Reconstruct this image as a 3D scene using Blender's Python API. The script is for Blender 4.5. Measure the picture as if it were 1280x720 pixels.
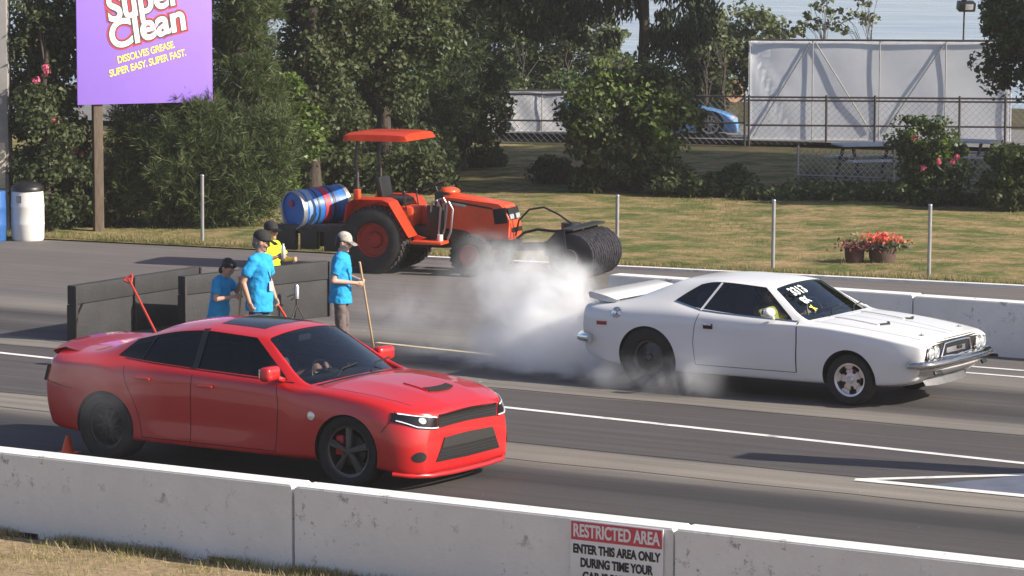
import bpy, bmesh, math, random
import numpy as np
from mathutils import Vector, Matrix, Euler
from mathutils.bvhtree import BVHTree

for _o in list(bpy.data.objects):
    bpy.data.objects.remove(_o)
scene = bpy.context.scene
COL = scene.collection
R = math.radians

# ------------------------------------------------------------------ camera
F_PX, PITCH, PSI, CAM_H = 4267.7, R(6.2617), R(32.885), 5.593
_cr = Vector((math.cos(PSI), math.sin(PSI), 0))
_fh = Vector((-math.sin(PSI), math.cos(PSI), 0))
_cf = _fh * math.cos(PITCH) - Vector((0, 0, 1)) * math.sin(PITCH)
_cu = _fh * math.sin(PITCH) + Vector((0, 0, 1)) * math.cos(PITCH)
CAM = Vector((0, 0, CAM_H))
cd = bpy.data.cameras.new("camera")
cam = bpy.data.objects.new("camera", cd)
COL.objects.link(cam)
cam.matrix_world = Matrix(((_cr.x, _cu.x, -_cf.x, 0), (_cr.y, _cu.y, -_cf.y, 0), (_cr.z, _cu.z, -_cf.z, CAM_H), (0, 0, 0, 1)))
cd.sensor_width = 36
cd.lens = F_PX / 1280 * 36
cd.clip_start = 0.5
cd.clip_end = 9000
scene.camera = cam

# ------------------------------------------------------------------ light
SUN_AZ, SUN_EL = R(12), R(30)          # azimuth counted from +X towards +Y
w = bpy.data.worlds.new("World"); scene.world = w; w.use_nodes = True
nt = w.node_tree
sky = nt.nodes.new("ShaderNodeTexSky"); sky.sky_type = 'NISHITA'; sky.sun_disc = False
sky.sun_elevation = SUN_EL; sky.sun_rotation = math.pi / 2 - SUN_AZ
sky.air_density = 1.0; sky.dust_density = 1.5; sky.ozone_density = 1.0
_tint = nt.nodes.new("ShaderNodeMix"); _tint.data_type = 'RGBA'; _tint.blend_type = 'MULTIPLY'; _tint.inputs[0].default_value = 1.0
_tint.inputs[7].default_value = (1.0, .955, 1.04, 1)
nt.links.new(sky.outputs[0], _tint.inputs[6]); nt.links.new(_tint.outputs[2], nt.nodes["Background"].inputs[0])
nt.nodes["Background"].inputs[1].default_value = 0.080
sd = bpy.data.lights.new("sun", 'SUN'); sd.energy = 5.0; sd.angle = R(0.5); sd.color = (1.0, 0.92, 0.79)
sun = bpy.data.objects.new("sun", sd); COL.objects.link(sun)
_sv = Vector((math.cos(SUN_AZ) * math.cos(SUN_EL), math.sin(SUN_AZ) * math.cos(SUN_EL), math.sin(SUN_EL)))
sun.rotation_euler = (-_sv).to_track_quat('-Z', 'Y').to_euler()
sun.location = (0, 0, 60)
scene.view_settings.view_transform = 'Standard'
scene.view_settings.look = 'None'
scene.view_settings.exposure = 0.74
scene.view_settings.gamma = 1.0
cy = scene.cycles
cy.use_denoising = True
try:
    cy.denoiser = 'OPENIMAGEDENOISE'
except Exception:
    pass
cy.max_bounces = 8; cy.diffuse_bounces = 3; cy.glossy_bounces = 4; cy.transparent_max_bounces = 24
cy.volume_bounces = 8; cy.volume_step_rate = 0.6; cy.volume_max_steps = 160
cy.caustics_reflective = False; cy.caustics_refractive = False

# ------------------------------------------------------------------ picture -> place
def ray(px, py):
    return _cf + _cr * ((px - 640) / F_PX) - _cu * ((py - 360) / F_PX)
def G(px, py, z=0.0):                       # where the sight line meets a level
    d = ray(px, py); return CAM + d * ((z - CAM_H) / d.z)
def AT(px, py, base):                       # on the sight line, as far off as the point "base"
    d = ray(px, py); return CAM + d * ((Vector(base) - CAM).dot(_cf) / d.dot(_cf))
def SC(p):                                  # photo pixels per metre there
    return F_PX / (Vector(p) - CAM).dot(_cf)

# ------------------------------------------------------------------ mesh helpers
def merge(bm, t, mi=0, M=None):
    if M is not None: bmesh.ops.transform(t, matrix=M, verts=t.verts)
    vm = {}
    for v in t.verts: vm[v] = bm.verts.new(v.co)
    for f in t.faces:
        try:
            nf = bm.faces.new([vm[v] for v in f.verts]); nf.material_index = mi; nf.smooth = f.smooth
        except ValueError: pass
    t.free()
def box(bm, c, s, rot=None, bev=0.0, seg=2, mi=0):
    t = bmesh.new(); bmesh.ops.create_cube(t, size=1)
    bmesh.ops.scale(t, vec=Vector(s), verts=t.verts)
    if bev: bmesh.ops.bevel(t, geom=t.edges[:], offset=bev, segments=seg, profile=0.6, affect='EDGES')
    M = Matrix.Translation(Vector(c))
    if rot is not None: M = M @ (rot.to_4x4() if not isinstance(rot, tuple) else Euler(rot).to_matrix().to_4x4())
    merge(bm, t, mi, M)
def frame_of(d):
    d = d.normalized(); a = Vector((0, 0, 1)) if abs(d.z) < .9 else Vector((1, 0, 0))
    x = a.cross(d).normalized(); return x, d.cross(x)
def tube(bm, pts, r, n=8, mi=0, caps=True):
    pts = [Vector(p) for p in pts]; k = len(pts)
    rs = r if isinstance(r, (list, tuple)) else [r] * k
    rings = []; x = None
    for i, p in enumerate(pts):
        d = (pts[min(i + 1, k - 1)] - pts[max(i - 1, 0)]).normalized()
        if x is None: x, y = frame_of(d)
        else:
            x = (x - d * x.dot(d)).normalized(); y = d.cross(x)
        rings.append([bm.verts.new(p + (x * math.cos(a) + y * math.sin(a)) * rs[i]) for a in [2 * math.pi * j / n for j in range(n)]])
    for i in range(k - 1):
        for j in range(n):
            f = bm.faces.new((rings[i][j], rings[i][(j + 1) % n], rings[i + 1][(j + 1) % n], rings[i + 1][j])); f.material_index = mi; f.smooth = True
    if caps:
        f = bm.faces.new(rings[0][::-1]); f.material_index = mi
        f = bm.faces.new(rings[-1]); f.material_index = mi
def cyl(bm, p0, p1, r0, r1=None, n=20, mi=0):
    tube(bm, [p0, p1], [r0, r0 if r1 is None else r1], n, mi)
def lathe(bm, prof, M=None, n=32, mi=0, close=False):      # prof: (radius, height) about local z
    rings = []
    for (r, z) in prof:
        rings.append([Vector((r * math.cos(2 * math.pi * j / n), r * math.sin(2 * math.pi * j / n), z)) for j in range(n)])
    V = [[bm.verts.new(M @ p if M is not None else p) for p in ring] for ring in rings]
    m = len(V)
    for i in range(m if close else m - 1):
        for j in range(n):
            a, b = V[i], V[(i + 1) % m]
            f = bm.faces.new((a[j], a[(j + 1) % n], b[(j + 1) % n], b[j])); f.material_index = mi; f.smooth = True
    if not close:
        if prof[0][0] > 1e-4: f = bm.faces.new(V[0][::-1]); f.material_index = mi
        if prof[-1][0] > 1e-4: f = bm.faces.new(V[-1]); f.material_index = mi
def ellip(bm, c, r, rot=None, n=16, mi=0):
    t = bmesh.new(); bmesh.ops.create_uvsphere(t, u_segments=n, v_segments=max(6, n * 2 // 3), radius=1)
    bmesh.ops.scale(t, vec=Vector(r), verts=t.verts)
    for f in t.faces: f.smooth = True
    M = Matrix.Translation(Vector(c))
    if rot is not None: M = M @ Euler(rot).to_matrix().to_4x4()
    merge(bm, t, mi, M)
def prism(bm, outline, d, mi=0):                            # outline: 3-D points of one face, d: extrusion vector
    d = Vector(d); a = [bm.verts.new(Vector(p)) for p in outline]; b = [bm.verts.new(Vector(p) + d) for p in outline]
    n = len(a)
    fs = [bm.faces.new(a[::-1]), bm.faces.new(b)] + [bm.faces.new((a[i], a[(i + 1) % n], b[(i + 1) % n], b[i])) for i in range(n)]
    for f in fs: f.material_index = mi
def sheet(bm, rows, mi=0, smooth=True):
    V = [[bm.verts.new(Vector(p)) for p in r] for r in rows]
    for i in range(len(V) - 1):
        for j in range(len(V[0]) - 1):
            f = bm.faces.new((V[i][j], V[i][j + 1], V[i + 1][j + 1], V[i + 1][j])); f.material_index = mi; f.smooth = smooth
def link(name, me, parent=None):
    o = bpy.data.objects.new(name, me); COL.objects.link(o)
    if parent is not None: o.parent = parent
    return o
def obj(name, bm, mats, parent=None, ang=38, fix=True, loc=None):
    if fix: bmesh.ops.recalc_face_normals(bm, faces=bm.faces[:])
    me = bpy.data.meshes.new(name)
    for f in bm.faces: f.smooth = True
    bm.to_mesh(me); bm.free()
    if ang: me.set_sharp_from_angle(angle=R(ang))
    for m in (mats if isinstance(mats, (list, tuple)) else [mats]): me.materials.append(m)
    o = link(name, me, parent)
    if loc is not None: o.location = loc
    return o
def NB(): return bmesh.new()
def tag(o, label=None, cat=None, group=None, kind=None):
    if label: o['label'] = label
    if cat: o['category'] = cat
    if group: o['group'] = group
    if kind: o['kind'] = kind
    return o
def thing(name, label, cat, loc=(0, 0, 0), rz=0.0, group=None):
    o = bpy.data.objects.new(name, None); COL.objects.link(o)
    o.location = loc; o.rotation_euler = (0, 0, rz); o.empty_display_size = .2
    return tag(o, label, cat, group)
def copy_tree(o, parent=None):
    c = o.copy(); COL.objects.link(c)
    if parent is not None: c.parent = parent
    for ch in [q for q in bpy.data.objects if q.parent == o]: copy_tree(ch, c)
    return c
def evaluated(o, name):
    dg = bpy.context.evaluated_depsgraph_get(); dg.update()
    me = bpy.data.meshes.new_from_object(o.evaluated_get(dg)); me.name = name
    old = o.data; bpy.data.objects.remove(o)
    return me
def text_mesh(s, size, off=0.0, depth=0.002, shear=0.0, spacing=1.0):
    cu = bpy.data.curves.new("t", 'FONT'); cu.body = s; cu.size = size; cu.offset = off; cu.extrude = depth; cu.shear = shear
    cu.align_x = 'CENTER'; cu.align_y = 'CENTER'; cu.space_character = spacing
    o = bpy.data.objects.new("t", cu); COL.objects.link(o)
    return evaluated(o, "lettering")

# ------------------------------------------------------------------ materials
def nodes(name):
    m = bpy.data.materials.new(name); m.use_nodes = True
    t = m.node_tree; return m, t, t.nodes["Principled BSDF"]
def N(t, ty, **k):
    n = t.nodes.new(ty)
    for a, v in k.items(): setattr(n, a, v)
    return n
def mat(name, col, rough=0.6, metal=0.0, coat=0.0, var=0.0, scale=8.0, bump=0.0, bscale=None, spec=None, dirt=None, emit=None, stretch=None):
    m, t, b = nodes(name)
    b.inputs["Base Color"].default_value = (*col, 1); b.inputs["Roughness"].default_value = rough; b.inputs["Metallic"].default_value = metal
    if coat: b.inputs["Coat Weight"].default_value = coat; b.inputs["Coat Roughness"].default_value = .04
    if spec is not None: b.inputs["Specular IOR Level"].default_value = spec
    if var or bump or dirt:
        tc = N(t, "ShaderNodeTexCoord"); mp = N(t, "ShaderNodeMapping"); t.links.new(tc.outputs["Object"], mp.inputs[0])
        if stretch: mp.inputs["Scale"].default_value = stretch
        nz = N(t, "ShaderNodeTexNoise"); nz.inputs["Scale"].default_value = scale; nz.inputs["Detail"].default_value = 6; nz.inputs["Roughness"].default_value = .65
        t.links.new(mp.outputs[0], nz.inputs["Vector"])
        if var:
            cr = N(t, "ShaderNodeValToRGB"); e = cr.color_ramp.elements
            e[0].position = .3; e[1].position = .7
            e[0].color = (*[c * (1 - var) for c in col], 1); e[1].color = (*[min(1, c * (1 + var)) for c in col], 1)
            t.links.new(nz.outputs[0], cr.inputs[0]); out = cr.outputs[0]
            if dirt:
                n2 = N(t, "ShaderNodeTexNoise"); n2.inputs["Scale"].default_value = dirt[1]; n2.inputs["Detail"].default_value = 8; n2.inputs["Roughness"].default_value = .75
                t.links.new(mp.outputs[0], n2.inputs["Vector"])
                c2 = N(t, "ShaderNodeValToRGB"); c2.color_ramp.elements[0].position = dirt[2]; c2.color_ramp.elements[1].position = dirt[2] + dirt[3]
                t.links.new(n2.outputs[0], c2.inputs[0])
                mx = N(t, "ShaderNodeMix", data_type='RGBA'); n3 = N(t, "ShaderNodeTexNoise"); n3.inputs["Scale"].default_value = dirt[1] * .22; n3.inputs["Detail"].default_value = 2; t.links.new(mp.outputs[0], n3.inputs["Vector"])
                c3 = N(t, "ShaderNodeValToRGB"); c3.color_ramp.elements[0].position = .42; c3.color_ramp.elements[1].position = .62; t.links.new(n3.outputs[0], c3.inputs[0])
                mm = N(t, "ShaderNodeMath", operation='MULTIPLY'); t.links.new(c2.outputs[0], mm.inputs[0]); t.links.new(c3.outputs[0], mm.inputs[1])
                t.links.new(mm.outputs[0], mx.inputs[0]); t.links.new(out, mx.inputs[6]); mx.inputs[7].default_value = (*dirt[0], 1)
                out = mx.outputs[2]
            t.links.new(out, b.inputs["Base Color"])
        if bump:
            nb = N(t, "ShaderNodeTexNoise"); nb.inputs["Scale"].default_value = bscale or scale * 4; nb.inputs["Detail"].default_value = 5
            t.links.new(mp.outputs[0], nb.inputs["Vector"])
            bp = N(t, "ShaderNodeBump"); bp.inputs["Strength"].default_value = bump; bp.inputs["Distance"].default_value = .02
            t.links.new(nb.outputs[0], bp.inputs["Height"]); t.links.new(bp.outputs[0], b.inputs["Normal"])
    return m
def glass(name, tint, rough=0.02, refl=1.0, ior=1.5):
    m, t, b = nodes(name); out = t.nodes["Material Output"]
    tr = N(t, "ShaderNodeBsdfTransparent"); tr.inputs[0].default_value = (*tint, 1)
    gl = N(t, "ShaderNodeBsdfGlossy"); gl.inputs["Roughness"].default_value = rough; gl.inputs[0].default_value = (refl, refl, refl, 1)
    fr = N(t, "ShaderNodeFresnel"); fr.inputs[0].default_value = ior
    mx = N(t, "ShaderNodeMixShader"); t.links.new(fr.outputs[0], mx.inputs[0]); t.links.new(tr.outputs[0], mx.inputs[1]); t.links.new(gl.outputs[0], mx.inputs[2])
    t.links.new(mx.outputs[0], out.inputs[0]); t.nodes.remove(b)
    return m
def leaf(name, cols, rough=.55, trans=.35):
    m, t, b = nodes(name); out = t.nodes["Material Output"]
    g = N(t, "ShaderNodeNewGeometry"); cr = N(t, "ShaderNodeValToRGB"); e = cr.color_ramp.elements
    while len(e) < len(cols): e.new(.5)
    for i, c in enumerate(cols): e[i].position = i / (len(cols) - 1); e[i].color = (*c, 1)
    t.links.new(g.outputs["Random Per Island"], cr.inputs[0]); t.links.new(cr.outputs[0], b.inputs["Base Color"])
    b.inputs["Roughness"].default_value = rough; b.inputs["Specular IOR Level"].default_value = .35
    tl = N(t, "ShaderNodeBsdfTranslucent"); t.links.new(cr.outputs[0], tl.inputs[0])
    mx = N(t, "ShaderNodeMixShader"); mx.inputs[0].default_value = trans
    t.links.new(b.outputs[0], mx.inputs[1]); t.links.new(tl.outputs[0], mx.inputs[2]); t.links.new(mx.outputs[0], out.inputs[0])
    return m

M = {}
M['red_paint'] = mat("red_paint", (.50, .013, .014), .28, 0, .8)
M['white_paint'] = mat("white_paint", (.77, .765, .755), .35, 0, .6)
M['black_trim'] = mat("black_trim", (.012, .012, .013), .4)
M['black_gloss'] = mat("black_gloss", (.008, .008, .01), .12)
M['gap'] = mat("panel_gap", (.01, .008, .008), .9)
M['tyre'] = mat("tyre_rubber", (.018, .017, .017), .85, var=.3, scale=20)
M['tyre_dusty'] = mat("dusty_tyre", (.035, .032, .03), .9, var=.4, scale=6)
M['rim_dark'] = mat("dark_rim", (.035, .033, .033), .35, .7)
M['rim_gun'] = mat("gunmetal_rim", (.10, .098, .096), .35, .8)
M['chrome'] = mat("chrome", (.8, .8, .8), .09, 1)
M['alloy'] = mat("polished_alloy", (.75, .75, .76), .34, 1)
M['steel'] = mat("galvanised_steel", (.36, .36, .36), .45, .6, var=.15, scale=10)
M['dark_steel'] = mat("dark_steel", (.06, .055, .055), .5, .5, var=.3, scale=6)
M['caliper'] = mat("red_caliper", (.5, .02, .03), .4)
M['interior'] = mat("dark_interior", (.018, .018, .02), .8)
M['interior_grey'] = mat("grey_interior", (.13, .13, .135), .8)
M['lens'] = mat("lamp_lens", (.75, .77, .8), .08, .6)
M['lamp_white'] = mat("white_lamp_strip", (.85, .86, .88), .2)
M['lamp_red'] = mat("red_lamp", (.3, .01, .015), .2, 0, .5)
M['lamp_amber'] = mat("amber_lamp", (.7, .2, .02), .2)
M['grille'] = mat("black_grille", (.012, .012, .013), .6, var=.4, scale=90, spec=.3)
M['glass_clear'] = glass("clear_glass", (.72, .8, .78))
M['glass_screen'] = glass("windscreen_glass", (.72, .8, .78), .03, 1, 1.9)
M['glass_mid'] = glass("smoked_glass", (.58, .62, .64), .03, 1, 1.8)
M['glass_dark'] = glass("tinted_glass", (.05, .055, .07))
M['white_text'] = mat("white_marking", (.8, .86, .8), .7)
M['orange'] = mat("orange_paint", (.74, .078, .02), .42, 0, .25, var=.14, scale=3, dirt=((.30, .05, .025), 6, .62, .1))
M['white_line'] = mat("worn_white_line", (.7, .69, .66), .8, var=.15, scale=4, dirt=((.2, .19, .18), 3.5, .52, .12))
M['yellow_line'] = mat("worn_yellow_line", (.62, .52, .3), .8, var=.15, scale=4, dirt=((.2, .19, .18), 3.5, .5, .12))
M['barrier'] = mat("white_painted_concrete", (.74, .725, .70), .8, var=.07, scale=1.6, bump=.25, bscale=24, dirt=((.30, .29, .28), 7.0, .57, .06))
M['black_barrier'] = mat("black_painted_concrete", (.026, .026, .028), .75, var=.3, scale=2.5, bump=.3, bscale=20, dirt=((.3, .3, .3), 4.5, .70, .02))
M['wood_post'] = mat("weathered_wood", (.11, .08, .058), .85, var=.35, scale=5, stretch=(6, 6, .7))
M['bark'] = mat("bark", (.055, .042, .034), .95, var=.45, scale=7, bump=.8, bscale=18, stretch=(2, 2, .5))
M['skin'] = mat("skin", (.52, .30, .22), .55)
M['skin_tan'] = mat("tan_skin", (.45, .25, .17), .55)
M['blue_shirt'] = mat("blue_shirt", (.012, .30, .62), .85, var=.06, scale=9, bump=.3, bscale=14)
M['hivis'] = mat("hi_vis_yellow", (.62, .82, .02), .8, var=.08, scale=12, bump=.3, bscale=14)
M['yellow_shirt'] = mat("yellow_shirt", (.75, .68, .12), .8)
M['trousers'] = mat("grey_brown_trousers", (.13, .10, .095), .9, var=.15, scale=9, bump=.3, bscale=14)
M['jeans'] = mat("dark_jeans", (.035, .04, .055), .9, var=.2, scale=9)
M['hair'] = mat("black_hair", (.012, .010, .010), .5, var=.4, scale=30, bump=.6, bscale=40)
M['hair_grey'] = mat("greying_hair", (.16, .14, .13), .6, var=.4, scale=30)
M['cap_black'] = mat("black_cloth", (.015, .015, .017), .85)
M['cap_camo'] = mat("pale_grey_cap_cloth", (.42, .38, .34), .85, var=.45, scale=16)
M['eye'] = mat("eye", (.02, .015, .012), .15)
M['shoe'] = mat("dark_shoe", (.03, .03, .03), .7)
M['white_cloth'] = mat("white_cloth", (.72, .72, .72), .85)
M['wood'] = mat("ash_handle", (.55, .36, .2), .6, var=.12, scale=6)
M['red_tool'] = mat("red_plastic", (.62, .05, .03), .4)
M['white_plastic'] = mat("white_plastic_barrel", (.72, .70, .67), .5, var=.06, scale=3)
M['blue_plastic'] = mat("blue_plastic_barrel", (.03, .11, .32), .45, var=.2, scale=3)
M['blue_drum'] = mat("blue_drum_paint", (.02, .15, .50), .4, var=.15, scale=5)
M['drum_band'] = mat("red_band", (.42, .03, .06), .5)
M['drum_white'] = mat("pale_band", (.20, .32, .52), .5, var=.2, scale=8)
M['tarp'] = mat("white_tarp", (.82, .82, .84), .7, var=.05, scale=1.5)
M['tarp_blue'] = mat("grey_blue_tarp", (.84, .85, .88), .65, var=.05, scale=1.5)
M['fence_pipe'] = mat("dark_fence_pipe", (.045, .035, .035), .6)
M['wire_dark'] = mat("dark_fence_wire", (.16, .16, .17), .6)
M['wire'] = mat("fence_wire", (.42, .42, .42), .5, .3)
M['purple'] = mat("purple_board", (.27, .155, .62), .55, var=.03, scale=2)
M['cream'] = mat("lettering_white", (.9, .9, .9), .6)
M['brown_ink'] = mat("lettering_grey_brown", (.10, .06, .06), .6)
M['yellow_ink'] = mat("lettering_yellow", (.85, .78, .12), .6)
M['sign_red'] = mat("sign_red", (.55, .06, .09), .5)
M['red_ink'] = mat("lettering_red", (.62, .04, .06), .6)
M['sign_white'] = mat("sign_white", (.76, .76, .77), .4)
M['black_ink'] = mat("lettering_black", (.015, .014, .02), .6)
M['pillar'] = mat("grey_concrete", (.27, .26, .25), .85, var=.12, scale=3)
M['stone'] = mat("cream_stone", (.5, .44, .34), .85, var=.15, scale=6)
M['picnic'] = mat("pale_table_boards", (.62, .64, .68), .6, var=.08, scale=4)
M['blue_car'] = mat("light_blue_paint", (.12, .30, .62), .3, 0, .6)
M['pot'] = mat("brown_half_barrel", (.085, .05, .038), .75, var=.3, scale=8, stretch=(6, 6, .6))
M['pot_dark'] = mat("dark_pot", (.09, .035, .03), .7, var=.2, scale=8)
M['soil'] = mat("soil", (.04, .03, .022), .95, var=.3, scale=12)
M['stump'] = mat("sawn_log", (.28, .16, .10), .85, var=.3, scale=6)
M['bristle'] = mat("black_bristle", (.012, .011, .018), .8, var=.6, scale=30)
M['cone'] = mat("orange_cone", (.85, .09, .02), .5)
# leaves
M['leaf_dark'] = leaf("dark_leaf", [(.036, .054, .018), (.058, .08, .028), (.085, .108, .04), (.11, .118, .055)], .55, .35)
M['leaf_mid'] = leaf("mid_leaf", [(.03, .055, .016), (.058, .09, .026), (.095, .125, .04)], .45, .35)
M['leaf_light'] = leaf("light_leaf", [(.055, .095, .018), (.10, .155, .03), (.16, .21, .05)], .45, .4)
M['leaf_pale'] = leaf("pale_leaf", [(.10, .13, .06), (.15, .18, .08), (.2, .22, .11)], .5, .4)
M['needle'] = leaf("pine_needle", [(.045, .068, .022), (.08, .11, .036), (.125, .15, .055)], .5, .25)
M['needle_dark'] = leaf("cedar_needle", [(.03, .045, .022), (.05, .072, .034), (.08, .10, .05)], .5, .2)
M['dry_leaf'] = leaf("dry_stalk", [(.3, .26, .16), (.4, .34, .2), (.25, .27, .12)], .7, .3)
M['grass'] = leaf("grass_blade", [(.10, .12, .03), (.18, .18, .06), (.34, .28, .13), (.26, .20, .10)], .7, .3)
M['grass_near'] = leaf("near_grass_blade", [(.13, .17, .04), (.22, .22, .08), (.42, .34, .18), (.48, .37, .22)], .7, .3)
M['petal_pink'] = leaf("pink_petal", [(.65, .10, .20), (.8, .22, .34)], .6, .3)
M['petal_red'] = leaf("red_petal", [(.75, .06, .05), (.8, .12, .08), (.85, .25, .15)], .6, .3)
M['petal_violet'] = leaf("violet_petal", [(.14, .06, .30), (.24, .14, .42), (.5, .5, .6)], .6, .3)
M['petal_maroon'] = leaf("maroon_leaf", [(.12, .02, .03), (.2, .05, .05), (.05, .07, .02)], .6, .3)
# ------------------------------------------------------------------ setting
CURB = lambda x: 46.98 + .125 * (x + 21.22)

def track_material():
    m, t, b = nodes("asphalt_track")
    tc = N(t, "ShaderNodeTexCoord"); sp = N(t, "ShaderNodeSeparateXYZ"); t.links.new(tc.outputs["Object"], sp.inputs[0])
    def noise(sx, sy, det=5, scale=1.0, rough=.6):
        mp = N(t, "ShaderNodeMapping"); mp.inputs["Scale"].default_value = (sx, sy, 1); t.links.new(tc.outputs["Object"], mp.inputs[0])
        n = N(t, "ShaderNodeTexNoise"); n.inputs["Scale"].default_value = scale; n.inputs["Detail"].default_value = det; n.inputs["Roughness"].default_value = rough
        t.links.new(mp.outputs[0], n.inputs["Vector"]); return n.outputs[0]
    def math_(op, a, b_=None, c=None):
        n = N(t, "ShaderNodeMath", operation=op)
        for i, v in enumerate((a, b_, c)):
            if v is None: continue
            if isinstance(v, (int, float)): n.inputs[i].default_value = v
            else: t.links.new(v, n.inputs[i])
        return n.outputs[0]
    wob = math_('MULTIPLY', math_('SUBTRACT', noise(.5, 2.0), .5), .35)
    y = math_('ADD', sp.outputs[1], wob)
    u = math_('DIVIDE', math_('SUBTRACT', y, 20.0), 30.0)
    cr = N(t, "ShaderNodeValToRGB"); t.links.new(u, cr.inputs[0])
    A = (.125, .112, .106); D = (.072, .064, .063); C = (.20, .18, .155); C2 = (.18, .163, .143)
    stops = [(20, D), (25.4, D), (26.1, (.066, .059, .058)), (26.4, (.030, .027, .027)), (26.85, (.030, .027, .027)), (27.1, (.066, .059, .058)), (27.9, (.06, .054, .053)), (28.2, (.034, .031, .031)), (28.75, (.05, .045, .045)), (29.25, C), (30.05, C), (30.18, D), (33.5, D),
             (33.62, C2), (34.15, C2), (34.4, (.08, .073, .072)), (34.9, (.045, .041, .041)), (35.7, (.08, .073, .072)), (36.4, (.048, .044, .044)), (37.1, C2), (37.7, (.15, .14, .13)), (38.3, (.11, .102, .1)), (39.2, A), (48, A)]
    e = cr.color_ramp.elements
    while len(e) < len(stops): e.new(.5)
    for el, (p, c) in zip(e, stops): el.position = (p - 20) / 30; el.color = (*c, 1)
    # worn streaks along the lane, blotches, and grit
    k = math_('ADD', .55, math_('MULTIPLY', noise(.12, 5.0, 6), .92))
    k = math_('MULTIPLY', k, math_('ADD', .62, math_('MULTIPLY', noise(.05, 15.0, 4), .78)))
    k = math_('MULTIPLY', k, math_('ADD', .82, math_('MULTIPLY', noise(.6, .6, 6), .36)))
    k = math_('MULTIPLY', k, math_('ADD', .80, math_('MULTIPLY', noise(30, 30, 4), .4)))
    k = math_('ADD', k, math_('MULTIPLY', math_('GREATER_THAN', noise(9, 9, 2, 1.0, .4), .80), 2.2))
    vm = N(t, "ShaderNodeVectorMath", operation='SCALE'); t.links.new(cr.outputs[0], vm.inputs[0]); t.links.new(k, vm.inputs[3])
    t.links.new(vm.outputs[0], b.inputs["Base Color"])
    b.inputs["Roughness"].default_value = .8
    b.inputs["Specular IOR Level"].default_value = .35
    bp = N(t, "ShaderNodeBump"); bp.inputs["Strength"].default_value = .4; bp.inputs["Distance"].default_value = .012
    t.links.new(noise(60, 60, 3), bp.inputs["Height"]); t.links.new(bp.outputs[0], b.inputs["Normal"])
    return m
def grass_material(name, g, d, thr, s1=.9, s2=6.0):
    m, t, b = nodes(name)
    tc = N(t, "ShaderNodeTexCoord")
    n1 = N(t, "ShaderNodeTexNoise"); n1.inputs["Scale"].default_value = s1; n1.inputs["Detail"].default_value = 7; n1.inputs["Roughness"].default_value = .7
    n2 = N(t, "ShaderNodeTexNoise"); n2.inputs["Scale"].default_value = s2; n2.inputs["Detail"].default_value = 8; n2.inputs["Roughness"].default_value = .8
    for n in (n1, n2): t.links.new(tc.outputs["Object"], n.inputs["Vector"])
    cr = N(t, "ShaderNodeValToRGB"); cr.color_ramp.elements[0].position = thr - .11; cr.color_ramp.elements[1].position = thr + .11
    cr.color_ramp.elements[0].color = (*g, 1); cr.color_ramp.elements[1].color = (*d, 1)
    t.links.new(n1.outputs[0], cr.inputs[0])
    c2 = N(t, "ShaderNodeValToRGB"); c2.color_ramp.elements[0].position = .32; c2.color_ramp.elements[1].position = .68
    c2.color_ramp.elements[0].color = (.45, .45, .42, 1); c2.color_ramp.elements[1].color = (1.35, 1.3, 1.25, 1)
    t.links.new(n2.outputs[0], c2.inputs[0])
    mx = N(t, "ShaderNodeMix", data_type='RGBA', blend_type='MULTIPLY'); mx.inputs[0].default_value = 1
    t.links.new(cr.outputs[0], mx.inputs[6]); t.links.new(c2.outputs[0], mx.inputs[7]); t.links.new(mx.outputs[2], b.inputs["Base Color"])
    b.inputs["Roughness"].default_value = .95; b.inputs["Specular IOR Level"].default_value = .1
    bp = N(t, "ShaderNodeBump"); bp.inputs["Strength"].default_value = .9; bp.inputs["Distance"].default_value = .05
    t.links.new(n2.outputs[0], bp.inputs["Height"]); t.links.new(bp.outputs[0], b.inputs["Normal"])
    return m

M['track'] = track_material()
M['lawn'] = grass_material("dry_lawn", (.105, .14, .042), (.38, .275, .155), .515, 1.1, 8.0)
M['ground'] = grass_material("rough_ground", (.06, .065, .03), (.12, .10, .06), .5)
M['verge'] = grass_material("dry_verge", (.24, .20, .09), (.42, .32, .21), .42, 1.6, 14)
M['road'] = mat("grey_road", (.16, .155, .15), .9, var=.15, scale=2)
def water_material():
    m, t, b = nodes("river_water")
    b.inputs["Base Color"].default_value = (.16, .22, .26, 1); b.inputs["Roughness"].default_value = .18
    tc = N(t, "ShaderNodeTexCoord"); mp = N(t, "ShaderNodeMapping"); mp.inputs["Scale"].default_value = (.05, .28, 1); mp.inputs["Rotation"].default_value = (0, 0, -PSI)
    t.links.new(tc.outputs["Object"], mp.inputs[0])
    n = N(t, "ShaderNodeTexNoise"); n.inputs["Scale"].default_value = 1.2; n.inputs["Detail"].default_value = 6; t.links.new(mp.outputs[0], n.inputs["Vector"])
    bp = N(t, "ShaderNodeBump"); bp.inputs["Strength"].default_value = .5; bp.inputs["Distance"].default_value = .4
    t.links.new(n.outputs[0], bp.inputs["Height"]); t.links.new(bp.outputs[0], b.inputs["Normal"])
    cr = N(t, "ShaderNodeValToRGB"); cr.color_ramp.elements[0].color = (.16, .24, .34, 1); cr.color_ramp.elements[1].color = (.36, .43, .50, 1)
    cr.color_ramp.elements[0].position = .38; cr.color_ramp.elements[1].position = .62
    t.links.new(n.outputs[0], cr.inputs[0]); t.links.new(cr.outputs[0], b.inputs["Base Color"])
    return m
M['water'] = water_material()

rng = random.Random(7)
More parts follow.
